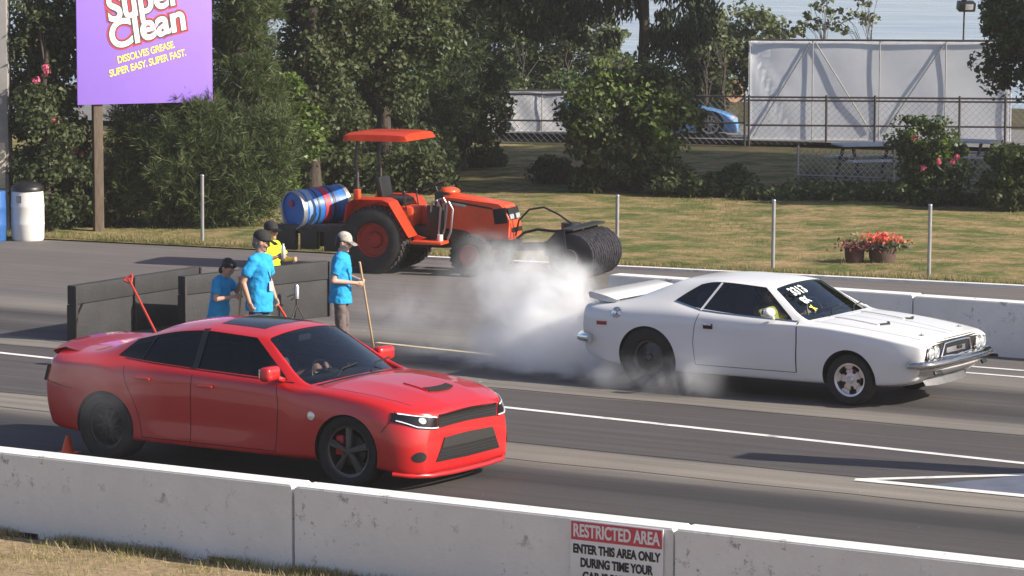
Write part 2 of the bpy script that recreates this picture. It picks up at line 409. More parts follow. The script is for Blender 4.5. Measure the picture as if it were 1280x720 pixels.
# ground: one sheet that falls away to the river beyond the back road
def river_edge(x): return 92.0 + .12 * (x + 35)
bm = NB()
rows = []
for yy in [-300, -60, 0, 20, 40, 60, 80]: rows.append([(x, yy, -.04) for x in (-900, -300, -100, -60, -30, 0, 30, 100, 300, 900)])
for dy, z in ((0, -.04), (4, -1.0), (8, -3.0), (12, -6.0)): rows.append([(x, river_edge(x) + dy if abs(x) < 400 else 92 + dy, z) for x in (-900, -300, -100, -60, -30, 0, 30, 100, 300, 900)])
sheet(bm, rows); tag(obj("ground", bm, M['ground'], ang=0), "rough ground around the strip falling away to the river", kind='structure')
bm = NB(); sheet(bm, [[(-4000, 60, -4), (4000, 60, -4)], [(-4000, 6000, -4), (4000, 6000, -4)]])
tag(obj("river", bm, M['water']), "pale blue river water", kind='structure')
bm = NB(); sheet(bm, [[(x, 20, 0) for x in (-200, -100, 0, 200)], [(x, CURB(x) if abs(x) < 101 else (33 if x < 0 else 70), 0) for x in (-200, -100, 0, 200)]])
tag(obj("track", bm, M['track']), "worn grey drag strip asphalt with rubbered lanes", kind='structure')
# near verge
bm = NB(); rr = []
for j in range(24):
    yy = 23.02 - j * .5
    rr.append([(x * .5 - 40, yy, .012 + (.03 * rng.random() if j else 0)) for x in range(0, 130)])
sheet(bm, rr); tag(obj("verge", bm, M['verge'], ang=0), "dry grass verge in front of the barrier", kind='structure')
# lawn
bm = NB(); rr = []
for j in range(60):
    row = []
    for i in range(120):
        x = -75 + i * .9; c = CURB(x) + .02
        yy = c + j * .42
        row.append((x, yy, .02 + (.05 * min(1, j / 4)) * (.6 + .5 * math.sin(x * .9 + yy * .7) + .3 * rng.random())))
    rr.append(row)
sheet(bm, rr); tag(obj("lawn", bm, M['lawn'], ang=0), "sunburnt lawn beyond the kerb, shaded at its back", kind='structure')
bm = NB(); sheet(bm, [[(-120, 69 - 6.5, .10), (60, 86, .10)], [(-120, 75 - 6, .10), (60, 93, .10)]])
tag(obj("road", bm, M['road']), "grey back road behind the wire fence", kind='structure')
# kerb
bm = NB()
xs = [-31.5 + .75 * i for i in range(60)]
for a in (0, 1):
    pass
sheet(bm, [[(x, CURB(x) - .08, .0) for x in xs], [(x, CURB(x) - .075, .04) for x in xs], [(x, CURB(x) + .05, .043) for x in xs], [(x, CURB(x) + .07, 0) for x in xs]], smooth=False)
tag(obj("kerb", bm, M['white_line'], ang=30), "low white painted kerb along the lawn", kind='structure')
# painted lines
def stripe(name, pts, wd, z, m, label):
    bm = NB(); a, b = [], []
    for i, p in enumerate(pts):
        p = Vector((p[0], p[1], z)); q = Vector(pts[min(i + 1, len(pts) - 1)][:2]) - Vector(pts[max(i - 1, 0)][:2]); q.normalize(); n = Vector((-q.y, q.x, 0))
        a.append(p + n * wd / 2); b.append(p - n * wd / 2)
    sheet(bm, [a, b]); tag(obj(name, bm, m), label, kind='structure')
def lin(p, q, n=30): return [(p[0] + (q[0] - p[0]) * i / n, p[1] + (q[1] - p[1]) * i / n) for i in range(n + 1)]
stripe("road_marking", lin((-60, 35.0), (-1, 30.9)), .115, .004, M['white_line'], "white centre line between the two lanes")
stripe("road_marking", lin((-24.2, 38.38), (4, 38.4)), .09, .004, M['white_line'], "white edge line along the far barrier")
stripe("road_marking", lin((-19.4, 37.86), (4, 37.5)), .09, .004, M['white_line'], "white lane line nearer the muscle car than the edge line")
stripe("road_marking", lin((-25.6, 36.33), (-23.6, 36.1)), .10, .004, M['yellow_line'], "short worn yellow line in the smoke")
M['joint'] = mat("dark_joint", (.03, .027, .026), .9, var=.4, scale=3)
for jy, jw in ((30.16, .03), (33.55, .035), (29.22, .02)):
    stripe("track_joint", [(-60 + .6 * i, jy + .018 * math.sin(i * 1.7) + .02 * math.sin(i * .31)) for i in range(100)], jw, .003, M['joint'], "thin dark joint between strips of the track")
g1, g2, g3 = G(1070, 600), G(1290, 593.6), G(1290, 621.5)
stripe("road_marking", lin(g1, g2), .12, .006, M['white_line'], "upper white line of the painted wedge at right")
stripe("road_marking", lin(g1, g3), .15, .008, M['white_line'], "lower white line of the painted wedge at right")
bm = NB(); sheet(bm, [[(g1.x + .7, g1.y, .004), (g3.x, g3.y, .004)], [(g1.x + .7, g1.y + .05, .004), (g2.x, g2.y, .004)]])
M['wedge'] = mat("blue_grey_paint", (.10, .115, .16), .8, var=.2, scale=3)
tag(obj("painted_wedge", bm, M['wedge']), "blue grey painted ground between the two wedge lines", kind='structure')

# ------------------------------------------------------------------ concrete barriers
def barrier(x0, x1, yf, wd, h, m, label, group, name="concrete_barrier", notch=True, slope=0):
    t = thing(name, label, "barrier", ((x0 + x1) / 2, yf + wd / 2, 0), 0, group)
    L = x1 - x0; bm = NB()
    prof = [(-L / 2, 0)]
    if notch:
        for c in (-.30 * L, .30 * L): prof += [(c - .16, 0), (c - .15, .045), (c + .15, .045), (c + .16, 0)]
    prof += [(L / 2, 0), (L / 2, h - .02), (L / 2 - .02, h), (-L / 2 + .02, h), (-L / 2, h - .02)]
    prism(bm, [(p[0], -wd / 2, p[1]) for p in prof], (0, wd, 0))
    e = [q for q in bm.edges if q.calc_length() > L * .8 and all(v.co.z > h - .03 for v in q.verts)]
    bmesh.ops.bevel(bm, geom=e, offset=.012, segments=2, affect='EDGES')
    obj("block", bm, m, t, ang=25)
    return t
j1, j2 = G(368, 607, .75).x, G(834, 665, .75).x
LB = j2 - j1
barrier(j1 - LB * 1.0 + .0, j1 - .035, 23.11, .29, .75, M['barrier'], "white concrete barrier at the left in front of the red car's doors", "white concrete barriers nearest the camera")
barrier(j1, j2 - .045, 23.105, .29, .745, M['barrier'], "white concrete barrier carrying the restricted area sign", "white concrete barriers nearest the camera")
barrier(j2, j2 + LB, 23.06, .29, .755, M['barrier'], "white concrete barrier right of the restricted area sign", "white concrete barriers nearest the camera")
barrier(j1 - 2 * LB - .0, j1 - LB - .04, 23.13, .29, .75, M['barrier'], "white concrete barrier farthest left, cut by the photo's edge", "white concrete barriers nearest the camera")
fj = G(1138, 371, .70).x
barrier(fj, fj + 5.2, 39.45, .29, .70, M['barrier'], "far white barrier running off at right behind the white car's nose", "white barriers along the far lane")
barrier(fj - 4.6, fj - .03, 39.47, .29, .71, M['barrier'], "far white barrier mostly hidden by the white car's windscreen", "white barriers along the far lane")

# black barriers standing across the lanes behind the burnout box
def black_barrier(p, q, h, label, back=.12):
    p, q = Vector(p), Vector(q); d = q - p; d.z = 0; L = d.length; a = math.atan2(d.y, d.x)
    t = thing("black_barrier", label, "barrier", (p.x, p.y, 0), a, "black barriers behind the burnout box")
    bm = NB(); box(bm, (L / 2, -.0 + back / 2, h / 2 - .13), (L, back, h - .26), bev=.012)
    obj("lower_slab", bm, M['black_barrier'], t)
    bm = NB(); box(bm, (L / 2, back / 2 - .012, h - .129), (L, back, .25), bev=.012)
    obj("top_rail", bm, M['black_barrier'], t)
    for k in (0.0, .46, 1.0):
        bm = NB(); box(bm, (k * L + (.02 if k == 0 else -.02 if k == 1 else 0), -.02, h / 2), (.035, .03, h - .02)); obj("steel_strap", bm, M['dark_steel'], t)
    return t
b0 = G(92, 357, .74); b1 = G(250, 333, .74)
black_barrier((b0.x, b0.y, 0), (b1.x, b1.y, 0), .74, "black barrier at left behind the red car's boot, scraper leaning on it")
b2 = G(229, 347, .76); b3 = G(412, 324, .80)
black_barrier((b2.x, b2.y, 0), (b3.x, b3.y, 0), .78, "scuffed black barrier behind the three people in blue shirts")

# ------------------------------------------------------------------ sign on the near barrier
def lettering(s, size, loc, m, parent, name="lettering", off=0, rot=None, scale=(1, 1, 1), depth=.002, shear=0, spacing=1):
    me = text_mesh(s, size, off, depth, shear, spacing); me.materials.clear(); me.materials.append(m)
    o = link(name, me, parent); o.location = loc; o.scale = scale
    if rot is not None: o.rotation_euler = rot
    return o
sa, sb = G(716, 652, .71), G(828, 666, .71)
sx0, sx1 = AT(714, 652, (0, 0, 0)).x, 0
def on_face(px, py, Y=23.10):
    d = ray(px, py); return CAM + d * (Y / d.y)
q0, q1 = on_face(716, 652), on_face(828, 667)
SW = q1.x - q0.x + .03; SH = .56
t = thing("restricted_area_sign", "white sign with red heading on the near concrete barrier", "sign", ((q0.x + q1.x) / 2, 23.09, q0.z + .02 - SH))
bm = NB(); box(bm, (0, 0, SH / 2), (SW, .008, SH), bev=.002); obj("panel", bm, M['sign_white'], t)
bm = NB(); box(bm, (0, -.0055, SH - .085), (SW - .02, .004, .15)); obj("red_heading_band", bm, M['sign_red'], t)
RX = (math.pi / 2, 0, 0)
def fit(o, wid):
    k = wid / max(1e-4, o.dimensions.x if o.dimensions.x else 1); return k
def line_on_sign(s, h, z, wid, m, y, name="lettering"):
    o = lettering(s, h, (0, y, z), m, t, name, off=.004, rot=RX)
    xs = [v.co.x for v in o.data.vertices]; k = wid / (max(xs) - min(xs)); o.scale = (k, 1, 1)
line_on_sign("RESTRICTED AREA", .145, SH - .087, SW - .06, M['sign_white'], -.0095)
line_on_sign("ENTER THIS AREA ONLY", .10, SH - .235, SW - .05, M['black_ink'], -.006)
line_on_sign("DURING TIME YOUR", .10, SH - .345, SW - .19, M['black_ink'], -.006)
line_on_sign("CAR IS RUNNING", .10, SH - .455, SW - .24, M['black_ink'], -.006)
# ------------------------------------------------------------------ cars
def bvh_of(me):
    return BVHTree.FromPolygons([v.co[:] for v in me.vertices], [p.vertices[:] for p in me.polygons])
AX = {'x+': (Vector((-1, 0, 0)), lambda a, b: Vector((9, a, b))), 'x-': (Vector((1, 0, 0)), lambda a, b: Vector((-9, a, b))),
      'y-': (Vector((0, 1, 0)), lambda a, b: Vector((a, -9, b))), 'y+': (Vector((0, -1, 0)), lambda a, b: Vector((a, 9, b))),
      'z+': (Vector((0, 0, -1)), lambda a, b: Vector((a, b, 9)))}
def hit(bvh, axis, a, b):
    d, o = AX[axis]; p, n, i, _ = bvh.ray_cast(o(a, b), d)
    if p is None: return None, None
    if n.dot(d) > 0: n = -n
    return p, n
def skin_patch(bvh, axis, fn, nu, nv, off=.004, thick=.012):
    """a patch that follows the body: fn(u,v) gives the two coordinates across the view axis"""
    bm = NB(); g = []
    for i in range(nu + 1):
        r = []
        for j in range(nv + 1):
            p, n = hit(bvh, axis, *fn(i / nu, j / nv)); r.append(None if p is None else bm.verts.new(p + n * off))
        g.append(r)
    for i in range(nu):
        for j in range(nv):
            q = [g[i][j], g[i + 1][j], g[i + 1][j + 1], g[i][j + 1]]
            if all(q):
                f = bm.faces.new(q); f.smooth = True
    for v in [v for v in bm.verts if not v.link_faces]: bm.verts.remove(v)
    d = AX[axis][0]
    bm.normal_update()
    for f in bm.faces:
        if f.normal.dot(d) > 0: f.normal_flip()
    if thick: bmesh.ops.solidify(bm, geom=bm.faces[:], thickness=thick)
    return bm
def lerp(a, b, t): return a + (b - a) * t
def poly_at(pts, t):
    n = len(pts) - 1; k = min(int(t * n), n - 1); f = t * n - k
    return (lerp(pts[k][0], pts[k + 1][0], f), lerp(pts[k][1], pts[k + 1][1], f))
def ruled(top, bot): return lambda u, v: tuple(lerp(p, q, v) for p, q in zip(poly_at(top, u), poly_at(bot, u)))
def disc(ca, cb, ra, rb):
    def f(u, v):
        x, y = 2 * u - 1, 2 * v - 1
        return ca + ra * x * math.sqrt(1 - y * y / 2), cb + rb * y * math.sqrt(1 - x * x / 2)
    return f
def seam(bvh, axis, pts, wd=.007, n=24, off=.0015):
    cum = [0]
    for a, b in zip(pts, pts[1:]): cum.append(cum[-1] + math.hypot(b[0] - a[0], b[1] - a[1]))
    def at(t):
        s = t * cum[-1]
        for k in range(len(pts) - 1):
            if s <= cum[k + 1] + 1e-9:
                f = (s - cum[k]) / max(1e-9, cum[k + 1] - cum[k]); a, b = pts[k], pts[k + 1]
                return (lerp(a[0], b[0], f), lerp(a[1], b[1], f))
    def fn(u, v):
        p = at(u); q = at(min(1, u + .01)); r = at(max(0, u - .01)); d = (q[0] - r[0], q[1] - r[1]); l = math.hypot(*d) or 1
        return p[0] - d[1] / l * (v - .5) * wd, p[1] + d[0] / l * (v - .5) * wd
    return skin_patch(bvh, axis, fn, n, 1, off, 0)

def car_shell(cols, matid, crease, wells, level=3, corners=()):
    """cols: stations from tail to nose, each a list of (x, y, z) from the floor's middle to the roof's middle"""
    bm = NB(); vl = bm.verts.layers.float.new('crease_vert'); nr = len(cols[0]); P, Q = [], []
    for c in cols:
        a = [bm.verts.new(p) for p in c]
        b = [a[i] if abs(c[i][1]) < 1e-6 else bm.verts.new((c[i][0], -c[i][1], c[i][2])) for i in range(nr)]
        P.append(a); Q.append(b)
    lay = bm.edges.layers.float.get('crease_edge') or bm.edges.layers.float.new('crease_edge')
    for u in range(len(cols) - 1):
        for v in range(nr - 1):
            for S in (P, Q):
                f = bm.faces.new((S[u][v], S[u + 1][v], S[u + 1][v + 1], S[u][v + 1])); f.material_index = matid(u, v)
    for S0, S1 in ((P[0], Q[0]), (P[-1], Q[-1])):
        for v in range(nr - 1):
            q = []
            for x in (S0[v], S0[v + 1], S1[v + 1], S1[v]):
                if x not in q: q.append(x)
            if len(q) > 2: bm.faces.new(q)
    for u, v, val in corners:
        P[u][v][vl] = val; Q[u][v][vl] = val
    for kind, u, v, val in crease:                       # 'r' runs along the car at row v, 'c' across it at station u
        for S in (P, Q):
            rng_ = range(len(cols) - 1) if u is None else ([u] if isinstance(u, int) else u)
            if kind == 'r':
                for k in rng_:
                    e = bm.edges.get((S[k][v], S[k + 1][v]))
                    if e: e[lay] = max(e[lay], val)
            else:
                for k in (range(nr - 1) if v is None else v):
                    e = bm.edges.get((S[u][k], S[u][k + 1]))
                    if e: e[lay] = max(e[lay], val)
    bmesh.ops.recalc_face_normals(bm, faces=bm.faces[:])
    me = bpy.data.meshes.new("shell"); bm.to_mesh(me); bm.free()
    for k in range(4): me.materials.append(None)
    o = link("shell", me)
    s = o.modifiers.new("s", 'SUBSURF'); s.levels = level; s.render_levels = level
    cut = NB()
    for (x, z, r, y0, flat) in wells:
        for sg in (-1, 1):
            t = bmesh.new(); bmesh.ops.create_cone(t, cap_ends=True, segments=56, radius1=r, radius2=r, depth=.7)
            for v in t.verts:
                if flat and v.co.y > 0: v.co.y *= flat
            merge(cut, t, 3, Matrix.Translation((x, sg * (y0 + .35), z)) @ Matrix.Rotation(math.pi / 2, 4, 'X'))
    if flat is not None: pass
    bmesh.ops.recalc_face_normals(cut, faces=cut.faces[:])
    cm = bpy.data.meshes.new("cut"); cut.to_mesh(cm); cut.free()
    for k in range(4): cm.materials.append(None)
    co = link("cut", cm)
    b = o.modifiers.new("b", 'BOOLEAN'); b.operation = 'DIFFERENCE'; b.object = co; b.solver = 'EXACT'
    me = evaluated(o, "shell"); bpy.data.objects.remove(co)
    return me
def split_shell(me, car, names):
    """body, panes and wheel housings become parts of the car"""
    bv = bvh_of(me); out = {}
    for mi in range(4):
        bm = NB(); bm.from_mesh(me); bmesh.ops.delete(bm, geom=[f for f in bm.faces if f.material_index != mi], context='FACES')
        if not bm.faces: bm.free(); continue
        for f in bm.faces: f.material_index = 0
        if mi in (1, 2):
            left = set(bm.faces)
            while left:
                seed = left.pop(); isl = {seed}; st = [seed]
                while st:
                    for e in st.pop().edges:
                        for g in e.link_faces:
                            if g not in isl: isl.add(g); st.append(g)
                left -= isl
                b2 = NB(); vm = {}
                for f in isl:
                    for v in f.verts:
                        if v not in vm: vm[v] = b2.verts.new(v.co - v.normal * .004)
                    b2.faces.new([vm[v] for v in f.verts])
                c = sum((f.calc_center_median() for f in isl), Vector()) / len(isl)
                nm = "side_window" if mi == 1 else ("windscreen" if c.x > -.3 else "rear_window")
                obj(nm, b2, names[nm], car, ang=0)
            bm.free()
        elif mi == 3:
            for sx in (1, -1):
                for sy in (1, -1):
                    b2 = bm.copy(); bmesh.ops.delete(b2, geom=[f for f in b2.faces if f.calc_center_median().x * sx < 0 or f.calc_center_median().y * sy < 0], context='FACES'); obj("wheel_housing", b2, M['gap'], car)
            bm.free()
        else:
            liner = NB(); vm = {}
            for f in bm.faces:
                if f.calc_center_median().z > .45:
                    for v in f.verts:
                        if v not in vm: vm[v] = liner.verts.new(v.co - v.normal * .022)
                    liner.faces.new([vm[v] for v in f.verts])
            out['body'] = obj("body", bm, names['paint'], car, ang=50, fix=False)
            obj("interior_trim", liner, names.get('trim', M['interior']), car, ang=0)
    return bv, out
def wheel(car, x, sy, z, r, wd, rimr, style, m_rim, m_tyre, y, caliper=False, steer=0, tilt=0):
    """a wheel whose outer face looks towards sy (its y side)"""
    Mx = Matrix.Rotation(-sy * math.pi / 2, 4, 'X')                    # local z -> outward
    bm = NB(); d = wd / 2
    lathe(bm, [(rimr * .98, -d * .8), (rimr * .98, d * .55), (rimr, d * .82), (rimr + .012, d * .84), (rimr + .012, d * .74), (rimr * .90, d * .66), (rimr * .82, d * .2), (rimr * .80, -d * .8)], Mx, 48, close=True)
    dish = d * (.38 if style == 'deep' else .62)
    if style == 'five':
        for k in range(5):
            a = k * 2 * math.pi / 5 + .3
            for s in (-.11, .11):
                p0 = Vector((.05 * math.cos(a + s * 2), .05 * math.sin(a + s * 2), dish)); p1 = Vector((rimr * .9 * math.cos(a + s), rimr * .9 * math.sin(a + s), dish * .95))
                t = NB(); tube(t, [p0, p1], [.022, .016], 6); merge(bm, t, 0, Mx)
            p1 = Vector((rimr * .9 * math.cos(a), rimr * .9 * math.sin(a), dish * .98)); t = NB(); tube(t, [Vector((0, 0, dish)), p1], [.03, .022], 6); merge(bm, t, 0, Mx)
    elif style == 'slot':
        t = NB(); lathe(t, [(.0, dish * .86), (.04, dish * .84), (rimr * .40, dish * .74)], None, 40); merge(bm, t, 0, Mx)
        for k in range(5):
            a = k * 2 * math.pi / 5 + .5
            t = NB()
            for (ra, wa), (rb, wb) in (((rimr * .38, .32), (rimr * .65, .27)), ((rimr * .65, .27), (rimr * .95, .40))):
                q = []
                for (rr, ww) in ((ra, wa * rimr / ra * .55), (rb, wb * rimr / rb * .9)):
                    for s in (-1, 1): q.append(Vector((rr * math.cos(a + s * ww), rr * math.sin(a + s * ww), dish * (.74 if rr < rimr * .6 else .70))))
                prism(t, [q[0], q[1], q[3], q[2]], (0, 0, -.02))
            merge(bm, t, 0, Mx)
    elif style == 'disc':
        t = NB(); lathe(t, [(0, dish * .9), (rimr * .3, dish * .9), (rimr * .45, dish * .7), (rimr * .93, dish * .6)], None, 48); merge(bm, t, 0, Mx)
    else:
        for k in range(10):
            a = k * 2 * math.pi / 10
            t = NB(); tube(t, [Vector((.05 * math.cos(a), .05 * math.sin(a), dish)), Vector((rimr * .9 * math.cos(a), rimr * .9 * math.sin(a), dish * .9))], [.017, .012], 6); merge(bm, t, 0, Mx)
    t = NB(); lathe(t, [(rimr * .2, dish - .03), (rimr * .2, dish + .014), (rimr * .15, dish + .022), (0, dish + .022)], None, 20); merge(bm, t, 0, Mx)
    for k in range(5):
        a = k * 2 * math.pi / 5; t = NB(); cyl(t, (.042 * math.cos(a), .042 * math.sin(a), dish), (.042 * math.cos(a), .042 * math.sin(a), dish + .034), .007, n=6); merge(bm, t, 0, Mx)
    o = obj("wheel", bm, m_rim, car); o.location = (x, sy * y, z); o.rotation_euler = (0, 0, steer)
    bm = NB()
    lathe(bm, [(rimr, -d * .78), (rimr + .02, -d * .98), (r * .90, -d * 1.02), (r * .975, -d * .90), (r, -d * .66), (r, d * .66), (r * .975, d * .90), (r * .90, d * 1.02), (rimr + .025, d * .98), (rimr, d * .80)], Mx, 64, close=True)
    obj("tyre", bm, m_tyre, o)
    bm = NB(); lathe(bm, [(.0, dish * .3), (rimr * .62, dish * .3), (rimr * .62, dish * .1), (0, dish * .1)], Mx, 32); obj("brake_disc", bm, M['dark_steel'], o)
    if caliper:
        bm = NB(); box(bm, (-rimr * .55, sy * (dish * .35), rimr * .18), (.10, .05, .2), bev=.02); obj("brake_caliper", bm, M['caliper'], o)
    return o
def steering_wheel(car, c, tilt, r=.18):
    bm = NB(); Mx = Matrix.Translation(c) @ Matrix.Rotation(-tilt, 4, 'Y')
    pts = [Vector((0, r * math.cos(a), r * math.sin(a))) for a in [i * 2 * math.pi / 28 for i in range(29)]]
    t = NB(); tube(t, pts, .014, 8)
    for a in (0, math.pi, -math.pi / 2): cyl(t, (0, 0, 0), (0, r * math.cos(a), r * math.sin(a)), .014, n=6)
    ellip(t, (0, 0, 0), (.03, .06, .05)); cyl(t, (0, 0, 0), (.35, 0, 0), .025, n=8)
    merge(bm, t, 0, Mx); obj("steering_wheel", bm, M['black_trim'], car)
def seat(car, x, y, z, m):
    bm = NB(); box(bm, (x, y, z + .1), (.5, .5, .16), bev=.05); box(bm, (x - .32, y, z + .42), (.16, .5, .62), rot=(0, -.22, 0), bev=.06)
    box(bm, (x - .42, y, z + .74), (.1, .28, .15), rot=(0, -.2, 0), bev=.04); obj("seat", bm, m, car)

# ---- red saloon
RED = Vector((-20.82, 27.80, 0))
car = thing("saloon_car", "red four door muscle saloon with black wheels waiting by the near barrier", "car", RED, R(-0.4))
rc = car
RCOL = [
 [(-2.42, 0, .30), (-2.42, .62, .30), (-2.47, .80, .33), (-2.54, .83, .52), (-2.56, .82, .74), (-2.50, .80, .96), (-2.46, .74, 1.045), (-2.45, .55, 1.085), (-2.44, .30, 1.10), (-2.44, 0, 1.105)],
 [(-2.25, 0, .24), (-2.25, .68, .24), (-2.30, .885, .29), (-2.32, .915, .52), (-2.32, .92, .74), (-2.26, .895, .965), (-2.24, .80, 1.05), (-2.22, .56, 1.09), (-2.2, .30, 1.105), (-2.2, 0, 1.11)],
 [(-1.85, 0, .22), (-1.85, .70, .22), (-1.85, .93, .27), (-1.85, .955, .52), (-1.85, .962, .74), (-1.85, .93, .985), (-1.86, .79, 1.055), (-1.84, .60, 1.09), (-1.80, .33, 1.115), (-1.79, 0, 1.12)],
 [(-1.40, 0, .2), (-1.40, .70, .2), (-1.40, .93, .25), (-1.40, .95, .50), (-1.40, .955, .74), (-1.42, .935, .975), (-1.46, .80, 1.05), (-1.31, .635, 1.245), (-1.02, .34, 1.395), (-1.0, 0, 1.41)],
 [(-.95, 0, .2), (-.95, .70, .2), (-.95, .925, .24), (-.95, .94, .48), (-.95, .93, .74), (-.95, .925, .955), (-.98, .835, 1.015), (-.86, .615, 1.375), (-.8, .35, 1.435), (-.78, 0, 1.45)],
 [(-.46, 0, .2), (-.46, .70, .2), (-.46, .92, .24), (-.46, .935, .48), (-.46, .92, .74), (-.46, .92, .945), (-.46, .845, .995), (-.48, .62, 1.41), (-.48, .36, 1.46), (-.48, 0, 1.475)],
 [(-.36, 0, .2), (-.36, .70, .2), (-.36, .92, .24), (-.36, .935, .48), (-.36, .92, .74), (-.36, .92, .942), (-.36, .845, .99), (-.39, .62, 1.412), (-.39, .36, 1.462), (-.39, 0, 1.477)],
 [(.62, 0, .2), (.62, .70, .2), (.62, .92, .24), (.62, .94, .48), (.62, .93, .74), (.62, .92, .93), (.80, .85, .955), (.20, .605, 1.378), (.14, .36, 1.446), (.14, 0, 1.464)],
 [(.82, 0, .2), (.82, .70, .2), (.82, .925, .24), (.82, .945, .48), (.82, .94, .74), (.82, .925, .93), (.95, .85, .945), (.32, .585, 1.362), (.36, .35, 1.412), (.37, 0, 1.425)],
 [(1.05, 0, .2), (1.05, .70, .2), (1.05, .93, .25), (1.05, .95, .48), (1.05, .95, .74), (1.03, .925, .925), (1.02, .845, .935), (.94, .80, .935), (1.07, .40, .98), (1.11, 0, .992)],
 [(1.28, 0, .2), (1.28, .70, .2), (1.28, .935, .25), (1.28, .955, .48), (1.28, .955, .73), (1.28, .925, .915), (1.26, .82, .955), (1.22, .64, .972), (1.25, .36, 1.0), (1.26, 0, 1.003)],
 [(1.80, 0, .2), (1.80, .70, .2), (1.80, .935, .24), (1.80, .955, .47), (1.80, .95, .70), (1.80, .915, .865), (1.79, .80, .905), (1.78, .60, .922), (1.8, .34, .955), (1.8, 0, .955)],
 [(2.16, 0, .19), (2.16, .68, .19), (2.15, .905, .22), (2.16, .93, .46), (2.16, .915, .66), (2.14, .87, .79), (2.16, .77, .835), (2.19, .58, .855), (2.2, .34, .88), (2.2, 0, .88)],
 [(2.33, 0, .18), (2.33, .66, .18), (2.33, .82, .20), (2.37, .845, .44), (2.35, .80, .62), (2.31, .755, .735), (2.37, .67, .765), (2.42, .5, .785), (2.44, .3, .80), (2.45, 0, .802)],
 [(2.40, 0, .18), (2.40, .56, .18), (2.46, .70, .20), (2.47, .68, .42), (2.46, .64, .60), (2.455, .60, .69), (2.465, .55, .725), (2.475, .42, .745), (2.49, .25, .757), (2.495, 0, .76)]]
def rmat(u, v):
    if v == 6 and 3 <= u <= 6: return 1
    if v in (7, 8) and u == 8: return 2
    if v in (7, 8) and u == 2: return 2
    return 0
rcre = [('r', None, 2, .5), ('r', None, 1, .5), ('r', range(3, 8), 6, .85), ('r', range(3, 8), 7, .7), ('c', 3, [6], .8), ('c', 7, [6], .9), ('r', 8, 7, .7), ('r', 2, 7, .6), ('c', 8, [7, 8], .8), ('c', 9, [7, 8], .9), ('c', 3, [7, 8], .7), ('c', 2, [7, 8], .8),
        ('c', 0, range(2, 9), .35), ('c', 14, range(2, 9), .45), ('c', 13, [5, 6, 7, 8], .35), ('r', range(8, 13), 6, .35), ('r', range(0, 12), 4, .75), ('r', range(3, 9), 3, .5), ('r', range(9, 12), 5, .3), ('r', range(10, 13), 8, .7), ('r', range(0, 3), 5, .45)]
RX_ = lambda x: 1.9 + (x - 1.9) * .78 if x > 1.9 else (-1.9 + (x + 1.9) * .84 if x < -1.9 else x)
RCOL = [[(RX_(x), y, z - (.035 if x > 2.0 and r <= 2 else 0) + (.03 if 3 <= u <= 7 and r == 6 else .02 if 3 <= u <= 7 and r == 5 else -.015 if 4 <= u <= 7 and r == 7 else 0)) for r, (x, y, z) in enumerate(c)] for u, c in enumerate(RCOL)]
RCOL = [[(x, y - (.022 if 4 <= u <= 7 and r == 3 else 0) + (.008 if 4 <= u <= 8 and r == 2 else 0), z) for r, (x, y, z) in enumerate(c)] for u, c in enumerate(RCOL)]
me = car_shell(RCOL, rmat, rcre, [(1.53, .35, .375, .58, 0), (-1.53, .35, .375, .56, 0)], corners=[(8, 7, .8), (9, 7, .9), (3, 6, .7), (7, 6, .95), (7, 7, .7), (2, 7, .7)])
bv, parts = split_shell(me, car, dict(paint=M['red_paint'], windscreen=M['glass_mid'], rear_window=M['glass_dark'], side_window=M['glass_dark']))
for x, rr, yy, st, rm, wd in ((1.53, .355, .80, 'five', M['rim_gun'], .275), (-1.53, .352, .79, 'deep', M['rim_dark'], .315)):
    for s in (-1, 1): wheel(car, x, s, rr, rr, wd, .255 if st == 'five' else .225, st, rm, M['tyre'], yy, caliper=(st == 'five'), steer=0)
P_ = lambda nm, bm, m, par=None, **k: obj(nm, bm, m, par or car, **k)
